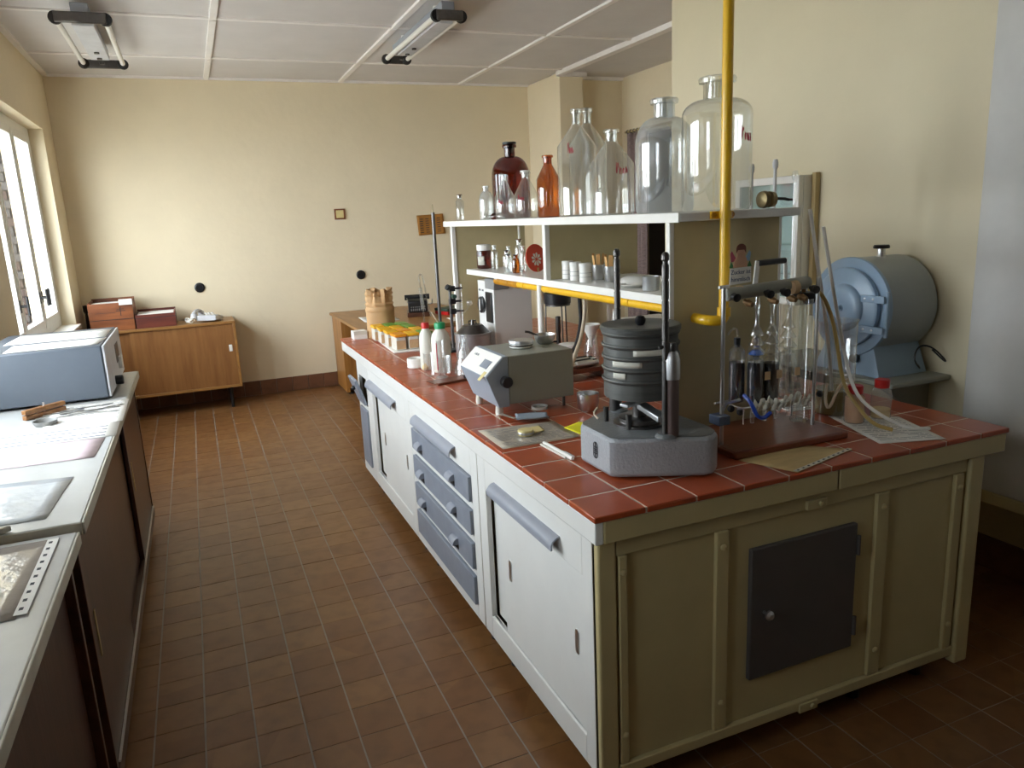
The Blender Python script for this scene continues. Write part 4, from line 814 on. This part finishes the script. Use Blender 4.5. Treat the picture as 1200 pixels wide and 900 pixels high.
# right side of the rack, seen under the middle shelf
t = thing('burner_tripod', 'tripod with black pot above a gas burner behind the rack', 'tripod', (.915, 2.0, H)); MB().lathe([(.055, .255), (.07, .262), (.072, .315), (.065, .315), (.06, .27), (.001, .262)], 28).build('pot', 'black', t)
for a in (.4, 2.5, 4.6): MB().cyl((.062*math.cos(a), .062*math.sin(a), .26), (.07*math.cos(a), .07*math.sin(a), 0), .004, n=8).build('leg', 'dsteel', t)
MB().lathe([(.062, .25), (.066, .25), (.066, .258), (.062, .258)], 24, cap0=False, cap1=False).build('ring', 'dsteel', t)
t = thing('gas_burner', 'small dark gas burner standing under the tripod', 'burner', (.915, 2.0, H)); MB().lathe([(.035, 0), (.035, .012), (.014, .024), (.011, .10), (.014, .11), (.014, .19), (.010, .192)], 20).build('barrel', 'dsteel', t); MB().axl((-.01, 0, .06), (-.065, 0, .065), [(.006, 0), (.006, .05), (.012, .052), (.012, .06)], 10).build('valve', 'black', t)
tag(MB().tube([(.85, 1.97, H+.06), (.79, 1.8, H+.03), (.80, 1.62, H+.05), (.82, 1.56, H+.2), (.81, 1.55, H+.32), (.80, 1.54, 1.27)], .009, 10, 2).build('rubber_hose', 'rubber'), 'black rubber hose from the burner up to the gas pipe', 'hose')
tag(MB().tube([(.805, 1.50, 1.268), (.81, 1.50, 1.18), (.80, 1.49, 1.11), (.76, 1.45, 1.03), (.69, 1.36, .995), (.60, 1.26, .93), (.57, 1.2, H+.012)], .009, 10, 2).build('gas_hose', 'hose'), 'cream gas hose hanging from under the middle shelf', 'hose')
t = thing('paper_fan', 'red round fan with a white flower leaning behind the shelf', 'fan', (.70, 1.76, 1.312)); t.rotation_euler = (0, .0, .35)
def circ(cx, cz, r_, n=28): return [(cx+r_*math.cos(2*PI*k/n), cz+r_*math.sin(2*PI*k/n)) for k in range(n)]
RF = Matrix(((1, 0, 0, 0), (0, .97, -1, 0), (0, 1, .0, 0), (0, 0, 0, 1))); RF = frame_mtx((0, 0, 0), (1, 0, 0), (0, .15, 1))
MB().prism(circ(0, .066, .066), -.002, .002, RF).build('disc', 'fanred', t); m = MB()
for k in range(9): a = 2*PI*k/9; m.prism([(.0+.03*math.cos(a+q)*s_, .06+.03*math.sin(a+q)*s_) for q, s_ in ((0, .2), (.25, .9), (0, 1.1), (-.25, .9))], .0021, .0032, RF)
m.build('flower', 'white', t); bx('stick', -.005, .005, -.004, .004, -.0, .02, 'pine', t)
t = thing('red_plate', 'round orange-red plate standing behind the bench posts', 'plate', (.83, 2.42, H)); MB().lathe([(.001, 0), (.05, 0), (.09, .012), (.11, .022), (.11, .026), (.088, .017), (.001, .005)], 32, m=Matrix.Translation((0, 0, .235)) @ Matrix.Rotation(1.35, 4, 'X')).build('disc', 'fanred', t); MB().box(-.03, .03, -.03, .05, 0, .125).build('rest', 'woodr', t)
t = glassware('funnel_flask', 'glass flask carrying a white funnel behind the instrument', 'flask', .945, 1.70, [(.001, 0), (.036, 0), (.04, .006), (.038, .05), (.028, .09), (.026, .13)])
t2 = thing('funnel', 'white plastic funnel sitting in a glass flask', 'funnel', (.945, 1.70, H+.07)); MB().lathe([(.006, 0), (.008, .03), (.042, .105), (.045, .107), (.045, .112), (.041, .11), (.006, .034), (.004, 0)], 28, cap0=False, cap1=False).build('cone', 'white', t2)
t = thing('white_jar', 'low white plastic jar behind the instrument', 'jar', (.86, 1.78, H)); MB().lathe([(.001, 0), (.045, 0), (.046, .06), (.049, .062), (.049, .082), (.045, .084), (.001, .084)], 28).build('body', 'white', t)
t = glassware('tall_measuring_cylinder', 'tall narrow glass cylinder behind the sieve stack', 'cylinder', .955, 1.52, [(.001, .006), (.03, .006), (.034, 0), (.034, .004), (.02, .014), (.019, .02), (.019, .30), (.023, .306)])
glassware('test_bottle', 'small clear bottle by the wall side of the bench', 'bottle', 1.20, 2.15, [(.001, 0), (.024, 0), (.026, .004), (.026, .07), (.012, .09), (.011, .115), (.014, .118)])
t = thing('small_jar', 'small cream-topped jar by the wall side of the bench', 'jar', (1.27, 2.3, H)); MB().lathe([(.001, 0), (.03, 0), (.03, .06), (.024, .07), (.001, .07)], 20).build('body', 'glass', t); MB().lathe([(.026, .06), (.026, .085), (.001, .086)], 20).build('lid', 'powder', t)
t = thing('weight_block', 'wooden block holding dark metal rollers behind the instrument', 'holder', (.70, 1.40, H), .12); bx('tray', -.10, .12, -.07, .07, .03, .05, 'woodr', t, .003); bx('side', -.10, -.085, -.07, .07, 0, .03, 'woodr', t); bx('side', .10, .12, -.07, .07, 0, .03, 'woodr', t)
for k in range(4):
    y = -.045+.03*k; MB().axl((-.08+.01*k, y, .066), (.10, y, .066), [(.010, 0), (.010, .05), (.015, .055), (.015, .14), (.010, .145), (.010, .17)], 14).build('roller', 'rubber' if k % 2 else 'steel', t)
t = thing('white_instrument_case', 'white box behind the sieve stack under the middle shelf', 'box', (.79, .98, H)); bx('case', -.06, .15, -.12, .12, 0, .295, 'white', t, .004); bx('seam', -.0605, -.058, -.12, .12, .285, .287, 'inkd', t)

# ---------------------------------------------------------------- bottles on the top shelf
ZS = 1.5635
def scribble(par, r_, a0, z0, wd, ht, seed, mt='redpaint'):
    rr = random.Random(seed); m = MB()
    for k in range(4):
        pts = []; aa = a0+wd*k/4
        for q in range(9):
            u_ = q/8; ang = aa+wd/4*.8*u_*(.5+.5*math.cos(q*1.7+rr.random())); zz = z0+ht*(.5+.5*math.sin(q*1.9+k+rr.random()))*(.6 if k else 1)
            pts.append(((r_+.0012)*math.cos(ang), (r_+.0012)*math.sin(ang), zz))
        m.tube(pts, .0009, 5, 1)
    m.build('marking', mt, par)
def bottle(x, y, h, r_, kind, mt, lab, z=ZS, neck=.3, stopper=None, mark=None, sh=None, name='reagent_bottle', group='glass bottles on the top shelf'):
    t = thing(name, lab, 'bottle', (x, y, z), 0, group); rn = r_*neck
    if kind == 'cone': s0 = h*(sh or .6); s1 = h*.865; pr = [(.001, .006), (r_*.8, .004), (r_*.9, 0), (r_, .008), (r_, s0), (rn*1.05, s1-.004), (rn, s1+.006), (rn, h*.955), (rn*1.35, h*.962), (rn*1.4, h*.985), (rn*1.3, h), (rn*.85, h), (rn*.82, s1)]
    else:
        s0 = h*(sh or .62); s1 = h*.84; pr = [(.001, .006), (r_*.8, .004), (r_*.92, 0), (r_, .012)]
        for k in range(9): a = PI/2*k/8; pr.append((rn+(r_-rn)*math.cos(a), s0+(s1-s0)*math.sin(a)))
        pr += [(rn, h*.95), (rn*1.3, h*.957), (rn*1.35, h*.985), (rn*1.25, h), (rn*.85, h), (rn*.82, s1)]
    MB().lathe(pr, 40, cap1=False).build('glass_body', mt, t)
    if stopper: MB().lathe([(.001, h*.9), (rn*.8, h*.9), (rn*.86, h*1.0), (rn*1.3, h*1.005), (rn*1.3, h*1.03), (.001, h*1.035)], 20).build('stopper', stopper, t)
    if mark: scribble(t, r_, *mark)
    return t
bottle(.60, 2.55, .14, .022, 'cone', 'glass', 'thin clear vial with dark cap at the far end of the top shelf', neck=.55, sh=.75, stopper='cork')
bottle(.64, 2.24, .172, .038, 'round', 'dusty', 'small round-shouldered clear bottle second from the far end', neck=.36, sh=.5)
bottle(.62, 1.938, .21, .048, 'cone', 'glass', 'slender conical-shouldered clear bottle in front of the big amber one', neck=.28, sh=.5, mark=(-2.6, .07, .5, .03, 3))
bottle(.64, 1.728, .207, .055, 'cone', 'glass', 'conical-shouldered clear bottle left of the small amber bottle', neck=.32, sh=.5, stopper='white', mark=(-2.7, .08, .6, .03, 4))
bottle(.82, 2.327, .385, .1015, 'round', 'amber', 'large dark amber round-shouldered bottle', neck=.28, sh=.58, stopper='black')
bottle(.66, 1.53, .262, .0505, 'cone', 'amber2', 'small orange amber bottle with conical shoulder', neck=.36, sh=.63)
bottle(.665, 1.268, .415, .078, 'cone', 'glass', 'tall clear conical bottle in front beside the amber one', neck=.21, sh=.66, mark=(-2.5, .24, .3, .05, 5))
bottle(.85, 1.517, .455, .083, 'cone', 'glass', 'tall clear conical bottle standing behind another tall one', neck=.22, sh=.66)
bottle(.66, .986, .305, .0813, 'cone', 'glass', 'broad clear conical bottle with red handwriting', neck=.26, sh=.6, mark=(-1.9, .14, .6, .05, 6))
bottle(.71, .72, .372, .098, 'round', 'dusty', 'cloudy wide glass carboy with a heavy lip', neck=.36, sh=.6)
bottle(.745, .485, .40, .107, 'round', 'glass', 'largest clear glass carboy at the near end behind the gas riser', neck=.4, sh=.72, mark=(-1.5, .2, .5, .05, 8))
t = thing('glass_stopper', 'small glass stopper lying between the small bottles', 'stopper', (.60, 2.08, ZS)); MB().axl((-.03, .02, .018), (.03, -.02, .012), [(.018, 0), (.02, .01), (.012, .016), (.009, .02), (.007, .05)], 14).build('stopper', 'glass', t)
t = thing('glass_stopper', 'brown glass stopper lying left of the slender bottle', 'stopper', (.60, 2.02, ZS)); MB().axl((0, .03, .014), (0, -.03, .016), [(.016, 0), (.018, .01), (.012, .016), (.009, .02), (.007, .05)], 14).build('stopper', 'amber', t)
t = thing('glass_stopper', 'clear glass stopper lying in front of the stoppered bottle', 'stopper', (.575, 1.86, ZS)); MB().axl((0, .03, .014), (0, -.03, .016), [(.016, 0), (.018, .01), (.012, .016), (.009, .02), (.007, .05)], 14).build('stopper', 'glass', t)
t = thing('brass_valve', 'round brass valve fitting with black spigot on the near shelf end', 'valve', (.93, .46, ZS)); MB().axl((-.03, 0, .028), (.04, 0, .028), [(.014, 0), (.026, .004), (.028, .016), (.018, .02), (.018, .03), (.026, .034), (.024, .05), (.010, .054), (.008, .06)], 20).build('body', mat('old_brass', '#8b7a58', .4, metal=.8), t); MB().tube([(.035, 0, .03), (.07, 0, .028), (.088, 0, .024)], .005, 8).build('spigot', 'black', t); MB().cyl((.085, -.016, .024), (.085, .016, .026), .004, n=8).build('wing', 'black', t)

# ---------------------------------------------------------------- middle shelf
ZM = 1.3115
t = thing('honey_jar', 'brown jar with white lid at the far end of the middle shelf', 'jar', (.62, 2.265, ZM)); MB().lathe([(.001, 0), (.036, 0), (.039, .006), (.039, .085), (.034, .1), (.001, .1)], 28).build('jar', 'amber', t); MB().lathe([(.037, .095), (.038, .122), (.034, .126), (.001, .126)], 28).build('lid', 'white', t); MB().grid(8, 1, lambda u_, v_: Vector((.0398*math.cos(-2.9+1.0*u_), .0398*math.sin(-2.9+1.0*u_), .02+.045*v_))).build('label', 'lab', t, solid=.0006)
MS = [(.63, 2.14, .12, .018, 'glass', 'white', 'clear bottle with white dropper top next to the brown jar'), (.66, 2.02, .115, .017, 'glass', 'white', 'second small clear bottle with white cap'), (.62, 1.95, .10, .02, 'glass', 'black', 'small squat clear bottle with black cap'), (.68, 1.93, .15, .022, 'glass', 'cork', 'tallest clear bottle with brown lid in the small-bottle group'), (.60, 1.88, .085, .021, 'glass', 'black', 'low clear bottle with black cap in front'), (.66, 1.84, .12, .016, 'glass', 'white', 'thin clear dropper bottle with pale top'), (.60, 1.79, .085, .018, 'amber2', 'black', 'small amber bottle with black dropper cap')]
for x, y, h_, r_, mt, cp, lb in MS: bottle(x, y, h_, r_, 'round', mt, lb, ZM, .5, cp, sh=.6, name='small_bottle', group='small bottles on the middle shelf')
for k, (x, y) in enumerate(((.625, 1.30), (.61, 1.20), (.60, 1.10))):
    t = thing('white_tin', ('far', 'middle', 'near')[k]+' one of three white labelled tins on the middle shelf', 'tin', (x, y, ZM), 0, 'white tins on the middle shelf'); MB().lathe([(.001, 0), (.023, 0), (.023, .066), (.001, .066)], 28).build('body', 'white', t); MB().lathe([(.0238, .058), (.0238, .072), (.022, .074), (.001, .074)], 28).build('lid', 'paper', t)
    for z_ in (.02, .036): MB().lathe([(.0232, z_), (.0234, z_), (.0234, z_+.0012), (.0232, z_+.0012)], 28, cap0=False, cap1=False).build('band', 'ink', t)
for k, (x, y) in enumerate(((.69, 1.155), (.675, 1.03))):
    t = thing('steel_beaker', ('far', 'near')[k]+' steel beaker of wooden sticks on the middle shelf', 'beaker', (x, y, ZM), 0, 'steel beakers on the middle shelf'); MB().lathe([(.001, 0), (.018, 0), (.026, .01), (.029, .06), (.0285, .06), (.025, .012), (.001, .004)], 28).build('cup', 'steel', t)
    for q in range(6):
        a = q*1.05; s_ = thing('wooden_spatula', 'flat pine stick standing in the %s steel beaker' % ('far', 'near')[k], 'stick', (x+.012*math.cos(a), y+.012*math.sin(a), ZM+.006), a, 'pine sticks in the %s steel beaker' % ('far', 'near')[k]); m = MB(); m.cbox((.006, 0, .047+.004*(q % 3)), (.0018, .016, .088), ry=.12); m.build('stick', 'pine', s_, .0005)
t = thing('white_plate', 'white plate upside down on the near middle shelf', 'plate', (.70, .88, ZM)); MB().lathe([(.082, 0), (.084, .004), (.07, .016), (.045, .028), (.001, .028)], 36).build('upper_plate', 'white', t)
t = thing('white_plate', 'smaller white saucer at the shelf edge beside the big plate', 'plate', (.63, .80, ZM)); MB().lathe([(.001, 0), (.03, 0), (.05, .008), (.051, .010), (.03, .004), (.001, .004)], 32).build('saucer', 'white', t)
t = thing('tin_can', 'open aluminium tin at the near end of the middle shelf', 'tin', (.605, .645, ZM)); MB().lathe([(.001, 0), (.028, 0), (.029, .002), (.029, .045), (.030, .047), (.028, .047), (.027, .004), (.001, .004)], 28).build('can', 'alu', t)
t = thing('white_bowl', 'small white bowl beside the near end panel', 'bowl', (.63, .56, ZM)); MB().lathe([(.001, 0), (.018, 0), (.033, .03), (.036, .046), (.034, .046), (.03, .03), (.001, .006)], 28).build('bowl', 'plast', t)

# ---------------------------------------------------------------- gas analyser
ga = thing('gas_analyser', 'glass gas analyser on rods over a red-brown board', 'apparatus', (.76, .26, H))
def L(x, y, z): return (x-.76, y-.26, z-H)
m = MB(); m.box(.555-.76, .985-.76, .135-.26, .41-.26, 0, .024); m.build('base_board', 'woodr', ga, .006)
for x, y in ((.575, .225), (.945, .245)): MB().cyl(L(x, y, H+.02), L(x, y, 1.352), .0062, n=12).build('rod', 'steel', ga)
bar = MB().axl(L(.588, .230, 1.329), L(.915, .258, 1.339), [(.018, 0), (.0195, .004), (.0195, .32), (.018, .328)], 20).build('manifold', 'greygreen', ga)
MB().cyl(L(.558, .224, 1.352), L(.592, .224, 1.353), .005, n=8).build('rod_cap', 'white', ga)
for x in (.625, .83): MB().axl(L(x, .235, 1.33), L(x+.022, .237, 1.331), [(.0203, 0), (.0203, .02)], 20).build('tape_band', 'tape', bar)
for x in (.595, .715, .775, .885):
    MB().axl(L(x, .215, 1.327), L(x-.004, .185, 1.323), [(.006, 0), (.006, .012), (.012, .014), (.012, .03), (.001, .032)], 14).build('stopcock_knob', 'black', bar)
for x in (.65, .74, .81, .85): MB().axl(L(x, .225, 1.305), L(x+.004, .2, 1.298), [(.008, 0), (.008, .01), (.011, .012), (.007, .03)], 12).build('clip', mat('rusty_brass', '#8a6a45', .5, metal=.5), bar)
m = MB(); m.cbox(L(.705, .243, 1.38), (.016, .006, .075), ry=.12); m.cbox(L(.822, .253, 1.38), (.012, .006, .075), ry=-.05); m.build('handle_bracket', 'white', ga, .001)
MB().cyl(L(.712, .243, 1.41), L(.818, .253, 1.411), .009, n=12).build('handle_grip', 'black', ga)
RACKZ = .985
def vessel(x, y, lower, liquid, lvl, upper, top, bulbs, name='absorption_vessel'):
    # closed lower bottle with liquid, pagoda bulbs above
    v = MB().lathe([(.001, 0), (.022, 0), (.024, .004), (.024, lower-.012), (.012, lower), (.008, lower+.006)], 24, L(x, y, RACKZ), cap1=False).build(name, 'glassf', ga)
    if liquid: MB().lathe([(.001, .003), (.0225, .003), (.0228, lvl), (.001, lvl)], 24, L(x, y, RACKZ)).build('liquid', liquid, v)
    if upper:
        pr = [(.008, lower+.004)]; z_ = lower+.008; 
        for k in range(bulbs): rr = .026-.003*k; pr += [(rr, z_+.004), (rr, z_+.007), (.011, z_+.024), (.009, z_+.027)]; z_ += .029
        pr += [(.006, z_+.004), (.006, z_+.05), (.010, z_+.06), (.007, z_+.075), (.005, top)]
        MB().lathe(pr, 24, L(x, y, RACKZ), cap0=False, cap1=False).build('pagoda_tube', 'glassf', v)
        if upper != 1: MB().lathe([(.001, lower+.010), (.022, lower+.0115), (.022, lower+.014), (.012, lower+.024), (.001, lower+.024)], 20, L(x, y, RACKZ)).build('blue_liquid', upper, v)
    return v
v = vessel(.688, .30, .175, 'liqd', .125, 0, 0, 0); MB().lathe([(.001, .172), (.009, .172), (.010, .2), (.001, .2)], 14, L(.688, .30, RACKZ)).build('stopper', 'black', v); MB().tube([L(.688, .30, RACKZ+.195), L(.688, .30, RACKZ+.225), L(.672, .30, RACKZ+.232), L(.65, .30, RACKZ+.212)], .0035, 8, 2).build('bent_tube', 'glassf', v)
vessel(.725, .258, .14, 'liqd', .128, 'liqb', .325, 3); vessel(.78, .255, .14, 'liqbr', .12, 1, .325, 3); vessel(.85, .262, .15, None, 0, 1, .325, 3)
v = vessel(.765, .31, .165, 'liqd', .1, 0, 0, 0); MB().lathe([(.001, .163), (.009, .163), (.010, .19), (.001, .19)], 14, L(.765, .31, RACKZ)).build('stopper', 'cork', v); MB().ball(L(.765, .31, RACKZ+.205), .012).build('bulb', 'glassf', v)
for x in (.745, .79, .86): MB().box(x-.01-.76, x+.01-.76, .2275-.26, .229-.26, RACKZ+.075-H, RACKZ+.10-H).build('vessel_label', 'tape', ga)
m = MB()
for x in (.655, .74, .84): m.tube([L(x, .225, RACKZ-.05), L(x, .225, RACKZ-.002), L(x, .32, RACKZ-.002)], .0022, 6)
m.tube([L(.63, .225, RACKZ+.0), L(.88, .235, RACKZ-.008)], .003, 6); m.tube([L(.63, .33, RACKZ-.004), L(.88, .34, RACKZ-.004)], .003, 6); m.build('wire_rack', 'steel', ga)
MB().cbox(L(.565, .222, .965), (.04, .05, .028)).build('rod_clamp', 'navy', ga, .003); MB().tube([L(.56, .2, 1.0), L(.60, .24, 1.003), L(.66, .25, 1.005)], .005, 8).build('clamp_arm', 'steel', ga)
for x, z_ in ((.62, .985), (.655, .97), (.71, .98), (.80, .965), (.965, .985)): MB().ball(L(x, .24, z_), .011).build('rubber_joint', 'rubber', ga)
rr = random.Random(5)
for k in range(6):
    x = .685+.037*k; zz = RACKZ+.004+.006*math.sin(k*2.1)
    MB().grid(36, 3, lambda u_, v_: Vector(L(x+.03*(u_-.5)+.004*math.sin(u_*20), .205-.012*v_+.004*math.sin(u_*30+k), zz-.012+.026*v_+.005*math.sin(u_*19+k*1.7+v_*2)+.009*math.cos(u_*7+k*2.3)*(.4+.6*v_)))).build('ruffled_hose', 'lab', ga, solid=.003)
MB().tube([L(.668, .24, 1.02), L(.662, .20, 1.005), L(.675, .19, .965), L(.705, .195, .952), L(.735, .2, .965)], .006, 8, 2).build('blue_hose', 'bluehose', ga)
for x in (.70, .745, .79, .84): MB().cyl(L(x, .24, .93), L(x, .24, .985), .006, n=10).build('capillary', 'glassf', ga)
cy = MB().lathe([(.001, 0), (.028, 0), (.03, .004), (.03, .395), (.031, .4)], 32, L(.942, .30, .8875), cap1=False).build('water_jacket', 'glass', ga)
MB().lathe([(.001, .395), (.032, .396), (.034, .40), (.034, .412), (.03, .416), (.001, .416)], 24, L(.942, .30, .8875)).build('rubber_cap', 'rubber', cy); MB().lathe([(.011, .005), (.011, .41)], 16, L(.942, .30, .8875)).build('inner_tube', 'glassf', cy)
MB().tube([L(.942, .30, 1.30), L(.935, .295, 1.325), L(.90, .275, 1.335)], .007, 8).build('outlet', mat('rusty_brass', '#8a6a45'), cy)
MB().tube([L(.905, .262, 1.335), L(.985, .27, 1.302), L(1.032, .27, 1.222), L(1.058, .27, 1.137), L(1.093, .27, .992), L(1.08, .2, .94), L(1.10, .15, .885), L(1.14, .11, H+.009)], .0062, 8, 2).build('rubber_hose', 'hosey', ga)
# decorative card tucked behind the manifold
cdn = thing('novelty_card', 'cut-out card with winged child figure and blue handwriting on the gas analyser', 'card', (.672, .272, 1.350))
FM = frame_mtx((0, 0, 0), (1, .08, 0), (0, 0, 1))
MB().prism([(-.043, 0), (.043, .004), (.04, .05), (-.04, .048)], -.0006, .0006, FM).build('text_board', 'paper', cdn)
for k, (s_, zz) in enumerate((('Zucker ist', .036), ('himmlisch', .015))): text('lettering', s_, .0185, FM @ Matrix.Translation((0, zz, .0009)), 'printblue', cdn, .0003)
m = MB(); m.prism(circ(0, .095, .018), -.0006, .0006, FM); m.prism([(-.03, .05), (.026, .05), (.022, .075), (.006, .092), (-.01, .09), (-.024, .072)], -.0006, .0006, FM); m.build('figure', 'skin', cdn)
m = MB(); m.prism([(.019*math.cos(a), .104+.014*math.sin(a)) for a in [k*PI/9 for k in range(10)]]+[(-.019, .09), (-.012, .1), (.012, .1), (.019, .09)], .0007, .0011, FM); m.build('hair', 'hair', cdn)
for s_, mt in ((-1, 'printred'), (1, 'printcol')): MB().prism([(s_*.014, .07), (s_*.034, .098), (s_*.040, .09), (s_*.036, .066)], -.0012, -.0007, FM).build('wing', mt, cdn); MB().prism([(s_*.024, .048), (s_*.044, .05), (s_*.036, .068)], -.0012, -.0007, FM).build('leaf', 'printgreen', cdn)

# ---------------------------------------------------------------- near right of the bench
paper('paper_sheet', [(.63, -.028), (.905, .045), (.775, .185), (.562, .131)], H+.001, 'paperold', 'tan crinkled sleeve with punched edge in front of the gas analyser', lines=0)
m = MB(); P0, P1 = Vector((.63, -.028, H+.0035)), Vector((.905, .045, H+.0035)); n_ = Vector((-.26, .97, 0))*.014; m.add([P0, P1, P1+n_, P0+n_], [(0, 1, 2, 3)]); d_ = (P1-P0)
pe = m.build('punched_edge', 'lab', bpy.data.objects['paper_sheet.008'] if 'paper_sheet.008' in bpy.data.objects else None)
for k in range(11): MB().cbox(P0+d_*(.05+.09*k)+n_*.5+Vector((0, 0, .0005)), (.009, .005, .0004), rz=.26).build('punch_hole', 'inkd', pe.parent)
paper('paper_sheet', [(1.013, .045), (1.21, -.02), (1.30, .227), (1.118, .351)], H+.001, 'paper', 'white printed sheet under the two red-capped bottles', lines=18)
paper('paper_sheet', [(1.05, .46), (1.2, .44), (1.22, .6), (1.07, .62)], H+.001, 'paper', 'white sheet behind the tall beaker', lines=6)
def rbottle(x, y, fill, fmat, lab, h_=.105):
    t = thing('powder_bottle', lab, 'bottle', (x, y, H+.003), 0, 'red-capped plastic bottles'); r_ = .032
    MB().lathe([(.001, 0), (r_-.003, 0), (r_, .004), (r_, h_*.72), (r_*.9, h_*.83), (r_*.62, h_*.93), (r_*.62, h_)], 32, cap1=False).build('body', glass('frosted_plastic', (.92, .91, .87), .06, .25, .14), t)
    MB().lathe([(.001, .003), (r_-.003, .003), (r_-.002, fill), (.001, fill)], 28).build('powder', fmat, t); MB().lathe([(r_*.72, h_*.93), (r_*.74, h_*1.15), (r_*.66, h_*1.18), (.001, h_*1.18)], 24).build('cap', 'red', t); return t
rbottle(1.13, .252, .085, 'powder2', 'red-capped bottle full of orange-tan powder'); rbottle(1.245, .25, .03, 'powy', 'red-capped bottle with a little pale powder', .11)
t = thing('tall_beaker', 'tall spouted glass beaker with yellowish liquid', 'beaker', (1.176, .385, H)); MB().lathe([(.001, 0), (.060, 0), (.065, .006), (.065, .315), (.069, .322)], 40, cap1=False).build('glass', 'glass', t); MB().lathe([(.001, .004), (.063, .004), (.063, .085), (.001, .085)], 36).build('liquid', 'liqy', t)
tag(MB().tube([(1.002, .35, 1.555), (1.061, .355, 1.324), (1.115, .36, 1.124), (1.16, .37, H+.012)], .006, 8, 1).build('glass_tube', 'hosew'), 'long pale tube leaning into the tall beaker', 'tube')
tag(MB().tube([(1.02, .31, 1.5), (1.06, .30, 1.31), (1.105, .29, 1.12), (1.095, .235, .99), (1.11, .18, .93), (1.17, .09, H+.014), (1.24, .06, H+.010)], .0055, 8, 2).build('silicone_hose', 'hosew'), 'clear hose hanging over the tall beaker onto the white sheet', 'hose')
tag(MB().tube([(1.075, .32, .99), (1.06, .31, .93), (1.075, .305, .90), (1.11, .305, .975), (1.15, .305, 1.0), (1.17, .30, .985)], .005, 8, 2).build('looped_hose', 'hose'), 'cream hose looped in front of the tall beaker', 'hose')
for k, (x, y, zt) in enumerate(((1.30, .98, 1.70), (1.33, .88, 1.71), (1.32, .76, 1.66))):
    t = thing('long_burette', 'tall thin glass burette behind the rack, %s of three' % ('farthest', 'middle', 'nearest')[k], 'burette', (x, y, H), 0, 'tall burettes behind the rack'); MB().lathe([(.005, .05), (.0065, .12), (.0065, zt-H), (.010, zt-H+.004), (.012, zt-H+.02), (.008, zt-H+.035)], 14, cap1=False).build('tube', 'glassf' if k == 2 else mat('frosted_white', '#dcdcdc', .3), t); MB().lathe([(.045, 0), (.045, .012), (.012, .02), (.007, .06)], 20).build('base', 'black', t); MB().cyl((-.015, 0, .14), (.015, 0, .14), .006, n=10).build('stopcock', 'plast', t)
for k, (x, y) in enumerate(((1.20, .86), (1.24, .70), (1.22, .98))):
    glassware('measuring_glass', '%s clear measuring glass between beaker and furnace' % ('leftmost', 'nearest', 'rightmost')[k], 'cylinder', x, y, [(.001, .006), (.032, .006), (.036, 0), (.036, .004), (.022, .014), (.021, .02), (.021, (.26, .34, .30)[k]), (.025, (.266, .346, .306)[k])], group='measuring glasses by the wall')
t = thing('black_jar', 'small glass jar with black band behind the water jacket', 'jar', (1.03, .55, H)); MB().lathe([(.001, 0), (.035, 0), (.038, .004), (.038, .13), (.03, .14)], 24, cap1=False).build('glass', 'glassf', t); MB().lathe([(.001, .04), (.036, .04), (.036, .085), (.001, .085)], 24).build('filling', 'dark_door', t)
